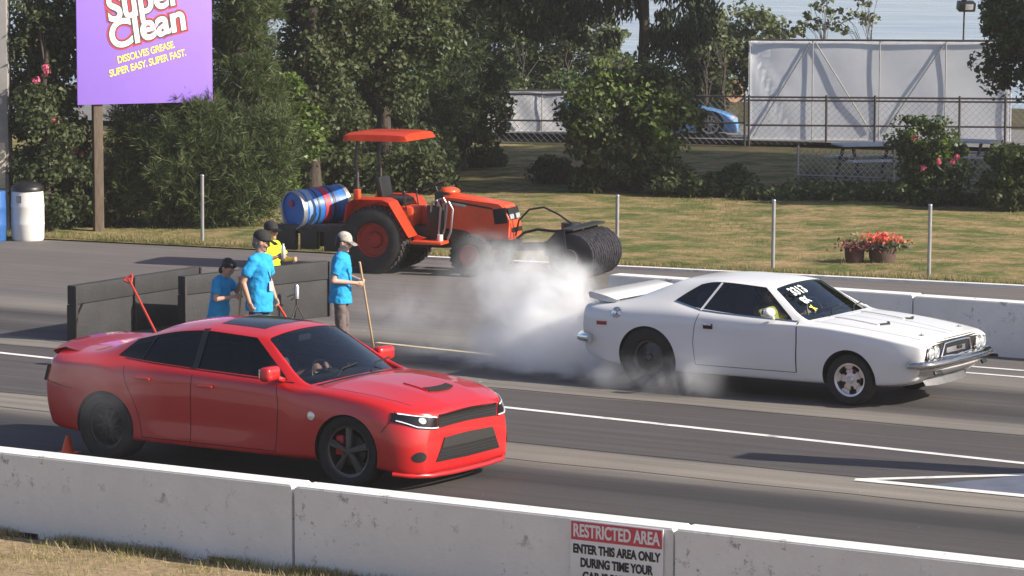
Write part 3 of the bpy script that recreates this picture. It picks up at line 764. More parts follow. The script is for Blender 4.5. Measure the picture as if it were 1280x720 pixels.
for s, ax in ((-1, 'y-'), (1, 'y+')):
    P_("door_gap", seam(bv, ax, [(.66, .935), (.70, .75), (.68, .48), (.66, .27)]), M['gap'], ang=0)
    P_("door_gap", seam(bv, ax, [(-.41, .97), (-.42, .7), (-.42, .27)]), M['gap'], ang=0)
    P_("door_gap", seam(bv, ax, [(-1.30, 1.0), (-1.26, .85), (-1.16, .68), (-1.08, .5), (-1.04, .27)]), M['gap'], ang=0)
    P_("sill_gap", seam(bv, ax, [(.66, .285), (-1.04, .285)]), M['gap'], ang=0)
    P_("belt_trim", seam(bv, ax, [(.84, .975), (.2, .995), (-.4, 1.018), (-.95, 1.04), (-1.34, 1.065)], .008, 40, .004), M['black_trim'], ang=0)
    P_("bumper_gap", seam(bv, ax, [(2.06, .79), (2.03, .68), (1.95, .58)]), M['gap'], ang=0)
    P_("bumper_gap", seam(bv, ax, [(-1.95, .72), (-2.15, .74), (-2.36, .77)]), M['gap'], ang=0)
    P_("window_pillar", seam(bv, ax, [(-.41, 1.025), (-.42, 1.2), (-.44, 1.40)], .075, 12, .006), M['black_trim'], ang=0)
    P_("window_pillar", seam(bv, ax, [(-1.12, 1.06), (-1.10, 1.15), (-1.06, 1.29)], .014, 12, .006), M['black_trim'], ang=0)
    for hx, hz in ((-.22, .865), (-1.02, .885)):
        p, n = hit(bv, ax, hx, hz); bm = NB(); box(bm, p + n * .018, (.19, .03, .028), bev=.011); P_("door_handle", bm, M['red_paint'])
    p, n = hit(bv, ax, 1.12, .68); bm = NB(); t = NB(); lathe(t, [(.0, .006), (.04, .005), (.045, 0)], None, 18); merge(bm, t, 0, Matrix.Translation(p + n * .004) @ Matrix.Rotation(-s * math.pi / 2, 4, 'X')); box(bm, p + n * .012, (.035, .008, .05), bev=.003); P_("fender_badge", bm, M['alloy'])
    # mirror
    bm = NB(); mx, mz = (.66, 1.07) if s < 0 else (.60, 1.06); box(bm, (mx, s * 1.01, mz), (.13, .25, .145), rot=(0, 0, s * -.12), bev=.055, seg=4); box(bm, (mx + .03, s * .88, mz - .065), (.07, .13, .05), rot=(s * .3, 0, 0), bev=.02); mir = P_("wing_mirror", bm, M['red_paint'])
    bm = NB(); box(bm, (mx - .062, s * 1.01, mz), (.012, .19, .10), bev=.005); P_("mirror_glass", bm, M['chrome'], mir)
    # headlamp
    top = [(s * .545, .725), (s * .65, .735), (s * .765, .752), (s * .875, .772)]; bot = [(s * .525, .60), (s * .64, .604), (s * .765, .622), (s * .90, .69)]
    hl = P_("headlamp", skin_patch(bv, 'x+', ruled(top, bot), 14, 5, .010, .03), M['black_gloss'])
    P_("lamp_strip", skin_patch(bv, 'x+', ruled([(a, b - .006) for a, b in top[:3]] + [(s * .85, .768)], [(a, b - .014) for a, b in top[:3]] + [(s * .85, .756)]), 14, 1, .018, .012), M['lamp_white'], hl)
    P_("lamp_strip", skin_patch(bv, 'x+', ruled([(a, b + .018) for a, b in bot[:3]] + [(s * .875, .705)], [(a, b + .008) for a, b in bot[:3]] + [(s * .88, .697)]), 14, 1, .018, .012), M['lamp_white'], hl)
    P_("lens", skin_patch(bv, 'x+', disc(s * .70, .690, .032, .030), 6, 6, .02, .02), M['lens'], hl)
    P_("bumper_inlet", skin_patch(bv, 'x+', disc(s * .765, .345, .062, .05), 8, 8, .005, .01), M['black_trim'])
P_("upper_grille", skin_patch(bv, 'x+', ruled([(-.525, .712), (-.25, .725), (0, .732), (.25, .725), (.525, .712)], [(-.505, .605), (-.25, .615), (0, .62), (.25, .615), (.505, .605)]), 24, 5, .006, .02), M['grille'])
bm = skin_patch(bv, 'x+', ruled([(-.50, .735), (0, .755), (.5, .735)], [(-.5, .72), (0, .738), (.5, .72)]), 24, 1, .012, .012); P_("grille_trim", bm, M['black_gloss'])
lg = P_("lower_grille", skin_patch(bv, 'x+', ruled([(-.42, .50), (0, .51), (.42, .50)], [(-.56, .275), (0, .265), (.56, .275)]), 22, 7, .006, .02), M['grille'])
P_("number_plate_panel", skin_patch(bv, 'x+', ruled([(-.42, .502), (0, .512), (.42, .502)], [(-.475, .405), (0, .40), (.475, .405)]), 20, 3, .016, .02), M['rim_gun'], lg)
bm = NB(); tube(bm, [(RX_(x), y, z - .035) for x, y, z in [(2.10, -.895, .21), (2.32, -.81, .195), (2.45, -.62, .185), (2.485, -.3, .18), (2.49, 0, .18), (2.485, .3, .18), (2.45, .62, .185), (2.32, .81, .195), (2.10, .895, .21)]], .024, 10); P_("splitter", bm, M['red_paint'])
for za, zb, ya in ((.655, .649, .49), (.685, .679, .50)):
    P_("grille_bar", skin_patch(bv, 'x+', ruled([(-ya, za), (0, za + .006), (ya, za)], [(-ya, zb), (0, zb + .006), (ya, zb)]), 22, 1, .010, .008), M['rim_gun'])
for za, ya in ((.375, .48), (.345, .50), (.315, .52)):
    P_("grille_bar", skin_patch(bv, 'x+', ruled([(-ya, za), (0, za - .004), (ya, za)], [(-ya, za - .006), (0, za - .01), (ya, za - .006)]), 22, 1, .010, .008), M['rim_gun'], lg)
sc = P_("hood_scoop", skin_patch(bv, 'z+', ruled([(2.00, -.22), (2.03, -.1), (2.035, 0), (2.03, .1), (2.00, .22)], [(1.70, -.20), (1.70, -.1), (1.70, 0), (1.70, .1), (1.70, .20)]), 14, 6, .012, .02), M['red_paint'])
P_("scoop_mouth", skin_patch(bv, 'z+', ruled([(2.015, -.21), (2.05, -.1), (2.055, 0), (2.05, .1), (2.015, .21)], [(1.93, -.20), (1.95, -.1), (1.955, 0), (1.95, .1), (1.93, .20)]), 14, 2, .016, .02), M['gap'], sc)
for s in (-1, 1):
    P_("hood_gap", seam(bv, 'z+', [(1.14, s * .80), (1.5, s * .79), (1.9, s * .745), (2.14, s * .68)], .007, 24), M['gap'], ang=0)
P_("sunroof", skin_patch(bv, 'z+', ruled([(.14, -.40), (.17, 0), (.14, .40)], [(-.40, -.41), (-.4, 0), (-.40, .41)]), 12, 8, .004, .004), M['black_gloss'])
P_("cowl_panel", skin_patch(bv, 'z+', ruled([(1.08, -.69), (1.15, -.35), (1.17, 0), (1.15, .35), (1.08, .69)], [(1.01, -.71), (1.08, -.35), (1.105, 0), (1.08, .35), (1.01, .71)]), 20, 2, .004, .004), M['black_trim'])
for y0 in (-.45, .12):
    bm = NB(); tube(bm, [(1.08, y0, 1.005), (.98, y0 + .22, 1.062), (.95, y0 + .5, 1.082)], .009, 6); P_("wiper", bm, M['black_trim'])
# boot spoiler and tail
bm = NB()
rows = []
for i in range(13):
    y = -.70 + 1.4 * i / 12; k = abs(y) / .7; z = 1.105 - .03 * k * k; x0 = -2.10 + .02 * k; 
    rows.append([(x0, y * .98, z - .0), (-2.25, y, z + .030), (-2.385, y, z + .055 - .06 * k ** 5), (-2.41, y, z + .042 - .06 * k ** 5), (-2.41, y, z - .005 - .02 * k ** 6), (-2.37, y, z - .05)])
sheet(bm, rows); bmesh.ops.solidify(bm, geom=bm.faces[:], thickness=.006); P_("boot_spoiler", bm, M['red_paint'])
tl = P_("tail_lamp", skin_patch(bv, 'x-', ruled([(-.83, .93), (0, .95), (.83, .93)], [(-.84, .76), (0, .77), (.84, .76)]), 22, 4, .03, .05), M['black_gloss'])
P_("rear_diffuser", skin_patch(bv, 'x-', ruled([(-.7, .45), (.7, .45)], [(-.66, .33), (.66, .33)]), 10, 2, .012, .02), M['black_trim'])
bm = NB(); box(bm, (-2.55, .05, .84), (.22, .5, .36), bev=.06); box(bm, (-2.45, .05, .58), (.08, .08, .3)); P_("parachute_pack", bm, M['cap_black'])
# cabin
bm = NB(); box(bm, (-.4, 0, .46), (2.5, 1.62, .05)); P_("cabin_floor", bm, M['interior'])
bm = NB(); box(bm, (.66, 0, .86), (.42, 1.5, .16), bev=.06); box(bm, (.45, 0, .80), (.15, 1.45, .16), bev=.05); box(bm, (.47, .37, .91), (.14, .36, .1), bev=.04); P_("dashboard", bm, M['interior'])
steering_wheel(car, Vector((.30, .37, .86)), .42)
for y in (-.37, .37): seat(car, -.18, y, .48, M['interior_grey'])
bm = NB(); box(bm, (-1.15, 0, .62), (.5, 1.3, .16), bev=.05); box(bm, (-1.42, 0, .85), (.16, 1.3, .5), rot=(0, -.3, 0), bev=.05); P_("rear_bench", bm, M['interior_grey'])
bm = NB(); box(bm, (.33, 0, 1.31), (.03, .22, .065), bev=.015); P_("cabin_mirror", bm, M['interior'])

# ---- white coupe
WHT = Vector((-19.16, 35.42, 0))
car = thing("coupe_car", "white two door muscle coupe with rear wing and smoking rear tyres", "car", WHT, R(0.6))
wc = car
WCOL = [
 [(-2.38, 0, .42), (-2.38, .62, .42), (-2.40, .78, .46), (-2.42, .82, .60), (-2.42, .84, .76), (-2.40, .83, .90), (-2.38, .78, .945), (-2.37, .55, .955), (-2.37, .30, .96), (-2.37, 0, .962)],
 [(-2.15, 0, .36), (-2.15, .68, .36), (-2.18, .86, .40), (-2.20, .915, .58), (-2.20, .925, .76), (-2.18, .905, .915), (-2.17, .80, .965), (-2.16, .58, .975), (-2.15, .30, .98), (-2.15, 0, .982)],
 [(-1.75, 0, .30), (-1.75, .70, .30), (-1.75, .89, .34), (-1.75, .95, .56), (-1.75, .96, .76), (-1.75, .935, .93), (-1.76, .80, .985), (-1.74, .60, .99), (-1.62, .32, .995), (-1.60, 0, 1.0)],
 [(-1.22, 0, .28), (-1.22, .70, .28), (-1.22, .88, .32), (-1.22, .945, .52), (-1.22, .955, .76), (-1.22, .93, .945), (-1.22, .76, 1.085), (-1.0, .60, 1.215), (-.98, .34, 1.245), (-.96, 0, 1.25)],
 [(-.86, 0, .28), (-.86, .70, .28), (-.86, .875, .31), (-.86, .94, .50), (-.86, .945, .76), (-.86, .93, .93), (-.96, .80, 1.05), (-.66, .60, 1.235), (-.72, .36, 1.275), (-.72, 0, 1.285)],
 [(-.50, 0, .28), (-.50, .70, .28), (-.50, .87, .31), (-.50, .935, .48), (-.50, .94, .74), (-.50, .93, .905), (-.56, .85, .965), (-.38, .605, 1.255), (-.40, .36, 1.29), (-.40, 0, 1.298)],
 [(.36, 0, .28), (.36, .70, .28), (.36, .87, .31), (.36, .935, .48), (.36, .94, .72), (.36, .92, .885), (.70, .855, .915), (.17, .59, 1.215), (.14, .36, 1.275), (.14, 0, 1.287)],
 [(.56, 0, .28), (.56, .70, .28), (.56, .87, .31), (.56, .935, .48), (.56, .94, .72), (.56, .92, .885), (.80, .852, .912), (.27, .57, 1.205), (.31, .36, 1.242), (.32, 0, 1.252)],
 [(.82, 0, .28), (.82, .70, .28), (.82, .87, .31), (.82, .935, .48), (.82, .94, .72), (.82, .92, .885), (.88, .85, .905), (.78, .80, .915), (.90, .40, .94), (.93, 0, .95)],
 [(1.15, 0, .28), (1.15, .70, .28), (1.15, .88, .32), (1.15, .94, .50), (1.15, .95, .73), (1.15, .925, .885), (1.10, .81, .92), (1.06, .62, .93), (1.08, .36, .95), (1.08, 0, .955)],
 [(1.70, 0, .30), (1.70, .70, .30), (1.70, .88, .34), (1.70, .945, .52), (1.70, .95, .72), (1.70, .92, .865), (1.68, .80, .905), (1.68, .60, .913), (1.68, .34, .93), (1.68, 0, .935)],
 [(2.05, 0, .34), (2.05, .68, .34), (2.05, .86, .38), (2.06, .92, .54), (2.06, .93, .70), (2.06, .905, .83), (2.05, .79, .88), (2.06, .60, .89), (2.08, .34, .90), (2.08, 0, .905)],
 [(2.16, 0, .38), (2.16, .66, .38), (2.18, .82, .42), (2.24, .87, .55), (2.27, .88, .70), (2.27, .855, .805), (2.25, .77, .855), (2.28, .58, .868), (2.31, .34, .878), (2.31, 0, .88)],
 [(2.18, 0, .42), (2.18, .60, .42), (2.22, .76, .46), (2.27, .82, .57), (2.31, .835, .70), (2.32, .81, .785), (2.31, .74, .83), (2.34, .56, .843), (2.37, .34, .853), (2.38, 0, .855)]]
def wmat(u, v):
    if v == 6 and 4 <= u <= 5: return 1
    if v in (7, 8) and u in (7, 2): return 2
    return 0
wcre = [('r', None, 2, .6), ('r', None, 1, .5), ('r', range(4, 7), 6, .9), ('r', range(4, 7), 7, .8), ('c', 4, [6], .9), ('c', 6, [6], .9), ('r', 7, 7, .8), ('r', 2, 7, .7), ('c', 7, [7, 8], .85), ('c', 8, [7, 8], .9), ('c', 3, [7, 8], .7), ('c', 2, [7, 8], .8),
        ('c', 0, range(2, 9), .6), ('c', 13, range(2, 9), .85), ('c', 12, [4, 5, 6, 7, 8], .3), ('r', range(6, 13), 5, .6), ('r', range(0, 3), 6, .45), ('r', range(7, 13), 6, .25)]
WELLS = [(1.40, .31, .335, .58, 0), (-1.25, .365, .385, .54, 0)]
def wfix(c):
    o = []
    for r, (x, y, z) in enumerate(c):
        if x < -1.55: x = -1.55 + (x + 1.55) * .74
        if r <= 2: z -= .08
        if r == 3: z -= .05
        if x > 1.0: z -= .085 * min(1, (x - 1.0) / 1.3) * (1 if r > 3 else .2)
        if z > 1.1: z += .05
        o.append((x, y, z))
    return o
WCOL = [wfix(c) for c in WCOL]
me = car_shell(WCOL, wmat, wcre, WELLS, corners=[(7, 7, .85), (8, 7, .95), (4, 6, .9), (6, 6, .95), (6, 7, .8), (2, 7, .7)])
bv, parts = split_shell(me, car, dict(paint=M['white_paint'], windscreen=M['glass_screen'], rear_window=M['glass_mid'], side_window=M['glass_mid']))
for x, rr, yy, st, rm, wd, rim in ((1.40, .295, .80, 'slot', M['alloy'], .20, .19), (-1.25, .372, .74, 'disc', M['rim_gun'], .36, .20)):
    for s in (-1, 1): wheel(car, x, s, rr, rr, wd, rim, st, rm, M['tyre'], yy)
for s, ax in ((-1, 'y-'), (1, 'y+')):
    P_("door_gap", seam(bv, ax, [(.73, .915), (.74, .7), (.73, .34)], .014), M['gap'], ang=0)
    P_("door_gap", seam(bv, ax, [(-.56, .935), (-.60, .8), (-.62, .6), (-.60, .34)]), M['gap'], ang=0)
    P_("sill_gap", seam(bv, ax, [(.73, .335), (-.60, .335)]), M['gap'], ang=0)
    P_("window_trim", seam(bv, ax, [(.72, .92), (.2, .935), (-.3, .955), (-.56, .972), (-.94, 1.055)], .014, 40, .004), M['chrome'], ang=0)
    P_("quarter_window_bar", seam(bv, ax, [(-.56, .97), (-.50, 1.09), (-.40, 1.28)], .03, 20, .006), M['white_paint'], ang=0)
    p, n = hit(bv, ax, -.42, .80); bm = NB(); box(bm, p + n * .006, (.12, .02, .06), bev=.006); hd = P_("door_handle", bm, M['gap']); bm = NB(); box(bm, p + n * .02 + Vector((0, 0, .02)), (.10, .014, .022), bev=.005); P_("handle_flap", bm, M['chrome'], hd)
    p, n = hit(bv, ax, -1.86, .75); bm = NB(); box(bm, p + n * .003, (.14, .014, .045), bev=.005); P_("side_marker", bm, M['lamp_red'])
    bm = NB(); mx, mz = (.42, 1.02) if s < 0 else (.64, .88); ellip(bm, (mx, s * 1.0, mz), (.07, .085, .058)); box(bm, (mx, s * .92, mz - .055), (.035, .1, .03), rot=(s * .7, 0, 0), bev=.01); mir = P_("wing_mirror", bm, M['white_paint'])
    bm = NB(); box(bm, (mx - .068, s * 1.0, mz), (.01, .12, .08), bev=.004); P_("mirror_glass", bm, M['chrome'], mir)
    # deep lamp recess with two round lamps
    rec = P_("lamp_recess", skin_patch(bv, 'x+', ruled([(s * .46, .73), (s * .60, .725), (s * .79, .70)], [(s * .40, .56), (s * .60, .555), (s * .79, .57)]), 10, 6, .004, .01), M['gap'])
    for yy in (.70, .56):
        p, n = hit(bv, 'x+', s * yy, .640); bm = NB(); Mz = Matrix.Translation(p) @ Matrix.Rotation(math.pi / 2, 4, 'Y')
        lathe(bm, [(.078, .0), (.08, .03), (.07, .032), (.066, .012)], Mz, 24, close=True); hl = P_("headlamp", bm, M['chrome'])
        bm = NB(); lathe(bm, [(.066, .012), (.05, .026), (.0, .034)], Mz, 24); P_("lens", bm, M['lens'], hl)
p, n = hit(bv, 'y-', -1.66, .885); bm = NB(); lathe(bm, [(.068, .0), (.066, .02), (.05, .026), (.03, .012), (.0, .02)], Matrix.Translation(p - Vector((0, -.01, 0))) @ Matrix.Rotation(math.pi / 2 - .25, 4, 'X'), 24); P_("filler_cap", bm, M['chrome'])
gr = P_("grille", skin_patch(bv, 'x+', ruled([(-.46, .73), (0, .74), (.46, .73)], [(-.42, .56), (0, .555), (.42, .56)]), 16, 5, .004, .01), M['grille'])
p0, _ = hit(bv, 'x+', 0, .635); gx = p0.x + .012
bm = NB(); o1 = [(-.40, .665), (-.33, .795), (.33, .795), (.40, .665)]
tube(bm, [(gx + .02 - .05 * abs(y), y, z - .085) for y, z in [(-.42, .655), (-.40, .672), (-.335, .80), (-.2, .81), (0, .815), (.2, .81), (.335, .80), (.40, .672), (.42, .655), (0, .642), (-.42, .655)]], .014, 8); P_("grille_surround", bm, M['chrome'], gr)
bm = NB(); box(bm, (gx - .01, 0, .64), (.012, .50, .085), bev=.004); P_("grille_panel", bm, M['alloy'], gr)
bm = NB(); box(bm, (gx + .006, .08, .64), (.012, .11, .04), bev=.003); P_("grille_badge", bm, M['black_trim'], gr)
# chrome bumper wrapping the corners
bm = NB(); path = [(2.16, -.95, .60), (2.24, -.935, .60), (2.33, -.90, .602), (2.40, -.78, .605), (2.45, -.4, .61), (2.465, 0, .612), (2.45, .4, .61), (2.40, .78, .605), (2.33, .90, .602), (2.24, .935, .60), (2.16, .95, .60)]
rows = []
for i, p in enumerate(path):
    p = Vector(p); a = Vector(path[max(i - 1, 0)]); b = Vector(path[min(i + 1, len(path) - 1)]); d = (b - a).normalized(); nrm = Vector((d.y, -d.x, 0))
    rows.append([p + nrm * o + Vector((0, 0, z - .085)) for o, z in ((-.06, .042), (-.01, .048), (.02, .03), (.03, .01), (.025, -.015), (.0, -.036), (-.05, -.04))])
sheet(bm, rows); bmesh.ops.solidify(bm, geom=bm.faces[:], thickness=.008); P_("front_bumper", bm, M['chrome'])
rows = []
bm = NB()
for y in [-.80 + 1.6 * i / 14 for i in range(15)]:
    k = (abs(y) / .8) ** 3; rows.append([(2.38 - .14 * k, y, .475), (2.40 - .14 * k, y, .44), (2.33 - .12 * k, y, .375), (2.20 - .1 * k, y, .35)])
sheet(bm, rows); bmesh.ops.solidify(bm, geom=bm.faces[:], thickness=.008); P_("front_valance", bm, M['white_paint'])
for s in (-1, 1):
    bm = NB(); box(bm, (2.385, s * .62, .42), (.03, .16, .05), rot=(0, -.5, s * .12), bev=.012); P_("turn_lamp", bm, M['black_trim'])
bm = NB(); sheet(bm, [[(2.16, -.60, .34), (2.22, -.35, .34), (2.23, 0, .34), (2.22, .35, .34), (2.16, .60, .34)], [(2.20, -.54, .245), (2.26, -.35, .24), (2.27, 0, .24), (2.26, .35, .24), (2.20, .54, .245)]]); bmesh.ops.solidify(bm, geom=bm.faces[:], thickness=.008); P_("air_dam", bm, M['steel'])
bm = NB(); path = [(-2.02, -.93, .56), (-2.18, -.88, .56), (-2.24, -.75, .56), (-2.27, 0, .56), (-2.24, .75, .56), (-2.18, .88, .56), (-2.02, .93, .56)]; tube(bm, path, .055, 10); P_("rear_bumper", bm, M['chrome'])
P_("tail_lamp", skin_patch(bv, 'x-', ruled([(-.76, .86), (.76, .86)], [(-.76, .70), (.76, .70)]), 14, 3, .012, .03), M['lamp_red'])
# rear wing
bm = NB(); rows = []
for i in range(11):
    y = -.80 + 1.6 * i / 10; k = abs(y) / .8
    rows.append([(-1.74, y, 1.02), (-1.88, y, 1.06), (-2.10, y, 1.10), (-2.13, y, 1.085), (-2.11, y, 1.025), (-1.9, y, .99), (-1.74, y, .985)])
sheet(bm, rows)
for r in (rows[0], rows[-1]): bm.faces.new([bm.verts.new(p) for p in r])
wg = P_("rear_wing", bm, M['white_paint'])
for s in (-1, 1):
    bm = NB(); prism(bm, [(-1.84, s * .66, .93), (-1.80, s * .66, 1.01), (-2.06, s * .66, 1.04), (-2.06, s * .66, .93)], (0, .05, 0)); P_("wing_stand", bm, M['white_paint'], wg)
# hood: twin scoops and fasteners
for s in (-1, 1):
    sc = P_("hood_scoop", skin_patch(bv, 'z+', ruled([(1.55, s * .20), (1.62, s * .30), (1.55, s * .46)], [(.98, s * .24), (.98, s * .32), (.98, s * .40)]), 8, 10, .014, .02), M['white_paint'])
    P_("scoop_mouth", skin_patch(bv, 'z+', ruled([(1.57, s * .22), (1.625, s * .30), (1.57, s * .44)], [(1.545, s * .22), (1.59, s * .30), (1.545, s * .44)]), 6, 1, .017, .02), M['black_trim'], sc)
    P_("hood_gap", seam(bv, 'z+', [(.96, s * .73), (1.3, s * .745), (1.8, s * .74), (2.2, s * .70)], .006, 24), M['gap'], ang=0)
    P_("hood_crease", seam(bv, 'z+', [(.98, s * .14), (1.6, s * .13), (2.25, s * .08)], .02, 24, .008), M['white_paint'], ang=0)
    p, n = hit(bv, 'z+', 2.12, s * .5); bm = NB(); lathe(bm, [(.03, 0), (.03, .008), (.012, .012), (0, .03)], Matrix.Translation(p), 14); P_("hood_pin", bm, M['steel'])
P_("cowl_panel", skin_patch(bv, 'z+', ruled([(.90, -.66), (.98, -.3), (1.0, 0), (.98, .3), (.90, .66)], [(.82, -.69), (.91, -.3), (.925, 0), (.91, .3), (.82, .69)]), 20, 2, .003, .004), M['white_paint'])
for y0 in (-.4, .15):
    bm = NB(); tube(bm, [(.93, y0, .965), (.83, y0 + .2, 1.0), (.80, y0 + .46, 1.015)], .008, 6); P_("wiper", bm, M['black_trim'])
# underside
bm = NB(); box(bm, (0, 0, .26), (3.6, 1.1, .1), bev=.03); cyl(bm, (.55, -.62, .25), (-.75, -.62, .25), .045, n=10); cyl(bm, (.55, .62, .25), (-.75, .62, .25), .045, n=10); cyl(bm, (1.40, -.75, .295), (1.40, .75, .295), .05, n=10); cyl(bm, (-1.25, -.75, .372), (-1.25, .75, .372), .06, n=10); box(bm, (1.2, 0, .30), (.7, .6, .2), bev=.04); P_("chassis", bm, M['dark_steel'])
# cabin
bm = NB(); box(bm, (-.3, 0, .42), (2.0, 1.6, .05)); P_("cabin_floor", bm, M['interior'])
bm = NB(); box(bm, (.62, 0, .83), (.40, 1.46, .14), bev=.05); box(bm, (.46, 0, .78), (.1, 1.4, .14), bev=.04); P_("dashboard", bm, M['interior'])
bm = NB(); box(bm, (.62, -.45, .915), (.26, .36, .03), rot=(0, .05, .05), bev=.01); P_("dash_folder", bm, mat("green_folder", (.25, .5, .42), .6))
steering_wheel(car, Vector((.32, .36, .88)), .35, .19)
for y in (-.36, .36): seat(car, -.32, y, .42, M['interior_grey'])
bm = NB(); box(bm, (-1.05, 0, .60), (.4, 1.2, .16), bev=.05); box(bm, (-1.25, 0, .78), (.14, 1.2, .36), rot=(0, -.3, 0), bev=.05); P_("rear_bench", bm, M['interior'])
bm = NB(); tube(bm, [(-.66, -.64, .45), (-.66, -.60, 1.10), (-.64, -.48, 1.19), (-.64, .48, 1.19), (-.66, .60, 1.10), (-.66, .64, .45)], .024, 8); cyl(bm, (-.66, -.6, .6), (-.66, .5, 1.15), .02, n=8); P_("roll_hoop", bm, M['interior_grey'])
bm = NB(); box(bm, (.27, 0, 1.2), (.03, .2, .055), bev=.012); P_("cabin_mirror", bm, M['interior'])
# shoe-polish numbers on the glass: laid on the windscreen surface
def on_glass(s, size, yc, frac, m, spin=0.0, wid=None):
    a0, _ = hit(bv, 'x+', yc, 1.0 + .24 * frac); a1, _ = hit(bv, 'x+', yc, 1.03 + .24 * frac)
    up = (a1 - a0).normalized(); rt = Vector((0, 1, 0)); nn = rt.cross(up)
    me = text_mesh(s, size, .006, .001, .0, 1.05); me.materials.clear(); me.materials.append(m)
    o = link("painted_number", me, car)
    Mt = Matrix((( rt.x, up.x, nn.x, a0.x + nn.x * .012), (rt.y, up.y, nn.y, a0.y + nn.y * .012), (rt.z, up.z, nn.z, a0.z + nn.z * .012), (0, 0, 0, 1)))
    o.matrix_local = Mt @ Matrix.Rotation(spin, 4, 'Z')
on_glass("3313", .19, -.34, .86, M['white_text'], R(4))
on_glass("8X", .15, -.42, .46, M['white_text'], R(8))
on_glass("X", .12, -.46, .12, M['yellow_ink'], R(20))
# ------------------------------------------------------------------ people
def capsule(bm, p0, p1, r0, r1, n=14):
    p0, p1 = Vector(p0), Vector(p1)
    tube(bm, [p0, p1], [r0, r1], n)
    ellip(bm, p0, (r0,) * 3, n=n); ellip(bm, p1, (r1,) * 3, n=n)
FOLD = bpy.data.textures.new("folds", 'CLOUDS'); FOLD.noise_scale = .11; FOLD.noise_depth = 2
def fused(name, bm, voxel, m, parent, smooth=4, fold=0.0):
    me = bpy.data.meshes.new(name); bm.to_mesh(me); bm.free(); o = link(name, me)
    r = o.modifiers.new("r", 'REMESH'); r.mode = 'VOXEL'; r.voxel_size = voxel; r.use_smooth_shade = True
    s = o.modifiers.new("s", 'SMOOTH'); s.factor = .5; s.iterations = smooth
    if fold: d_ = o.modifiers.new("d", 'DISPLACE'); d_.texture = FOLD; d_.strength = fold; d_.mid_level = .5; d_.texture_coords = 'LOCAL'
    me = evaluated(o, name)
    for p in me.polygons: p.use_smooth = True
    me.materials.clear(); me.materials.append(m)
    return link(name, me, parent)
def hand(bm, wrist, d, n, thumb):
    """wrist point, way the hand points, way the palm faces, side the thumb leaves on (+1/-1)"""
    wrist = Vector(wrist); d = Vector(d).normalized(); n = Vector(n); n = (n - d * n.dot(d)).normalized(); s = d.cross(n) * thumb
    M4 = Matrix.Identity(4)
    for c, v in enumerate((d, s, n)):
        for r in range(3): M4[r][c] = v[r]
    M4.translation = wrist + d * .048
    t = NB(); bmesh.ops.create_uvsphere(t, u_segments=14, v_segments=10, radius=1); bmesh.ops.scale(t, vec=(.052, .040, .017), verts=t.verts); merge(bm, t, 0, M4)
    for k, (o, L) in enumerate(((.030, .92), (.010, 1.0), (-.011, .94), (-.030, .76))):
        p = wrist + d * (.085 - .004 * k) + s * o; a = R(35)
        for seg, (l, r0, r1) in enumerate(((.038, .0095, .009), (.026, .009, .0085), (.020, .0085, .0075))):
            q = p + (d * math.cos(a) + n * math.sin(a)) * l * L; capsule(bm, p, q, r0, r1, 8); p = q; a += R(55)
    p = wrist + d * .022 + s * .030; q = p + (d * .5 + s * .6 + n * .45).normalized() * .036; capsule(bm, p, q, .013, .0105, 8)
    q2 = q + (d * .6 + n * .75 - s * .2).normalized() * .03; capsule(bm, q, q2, .0105, .009, 8)
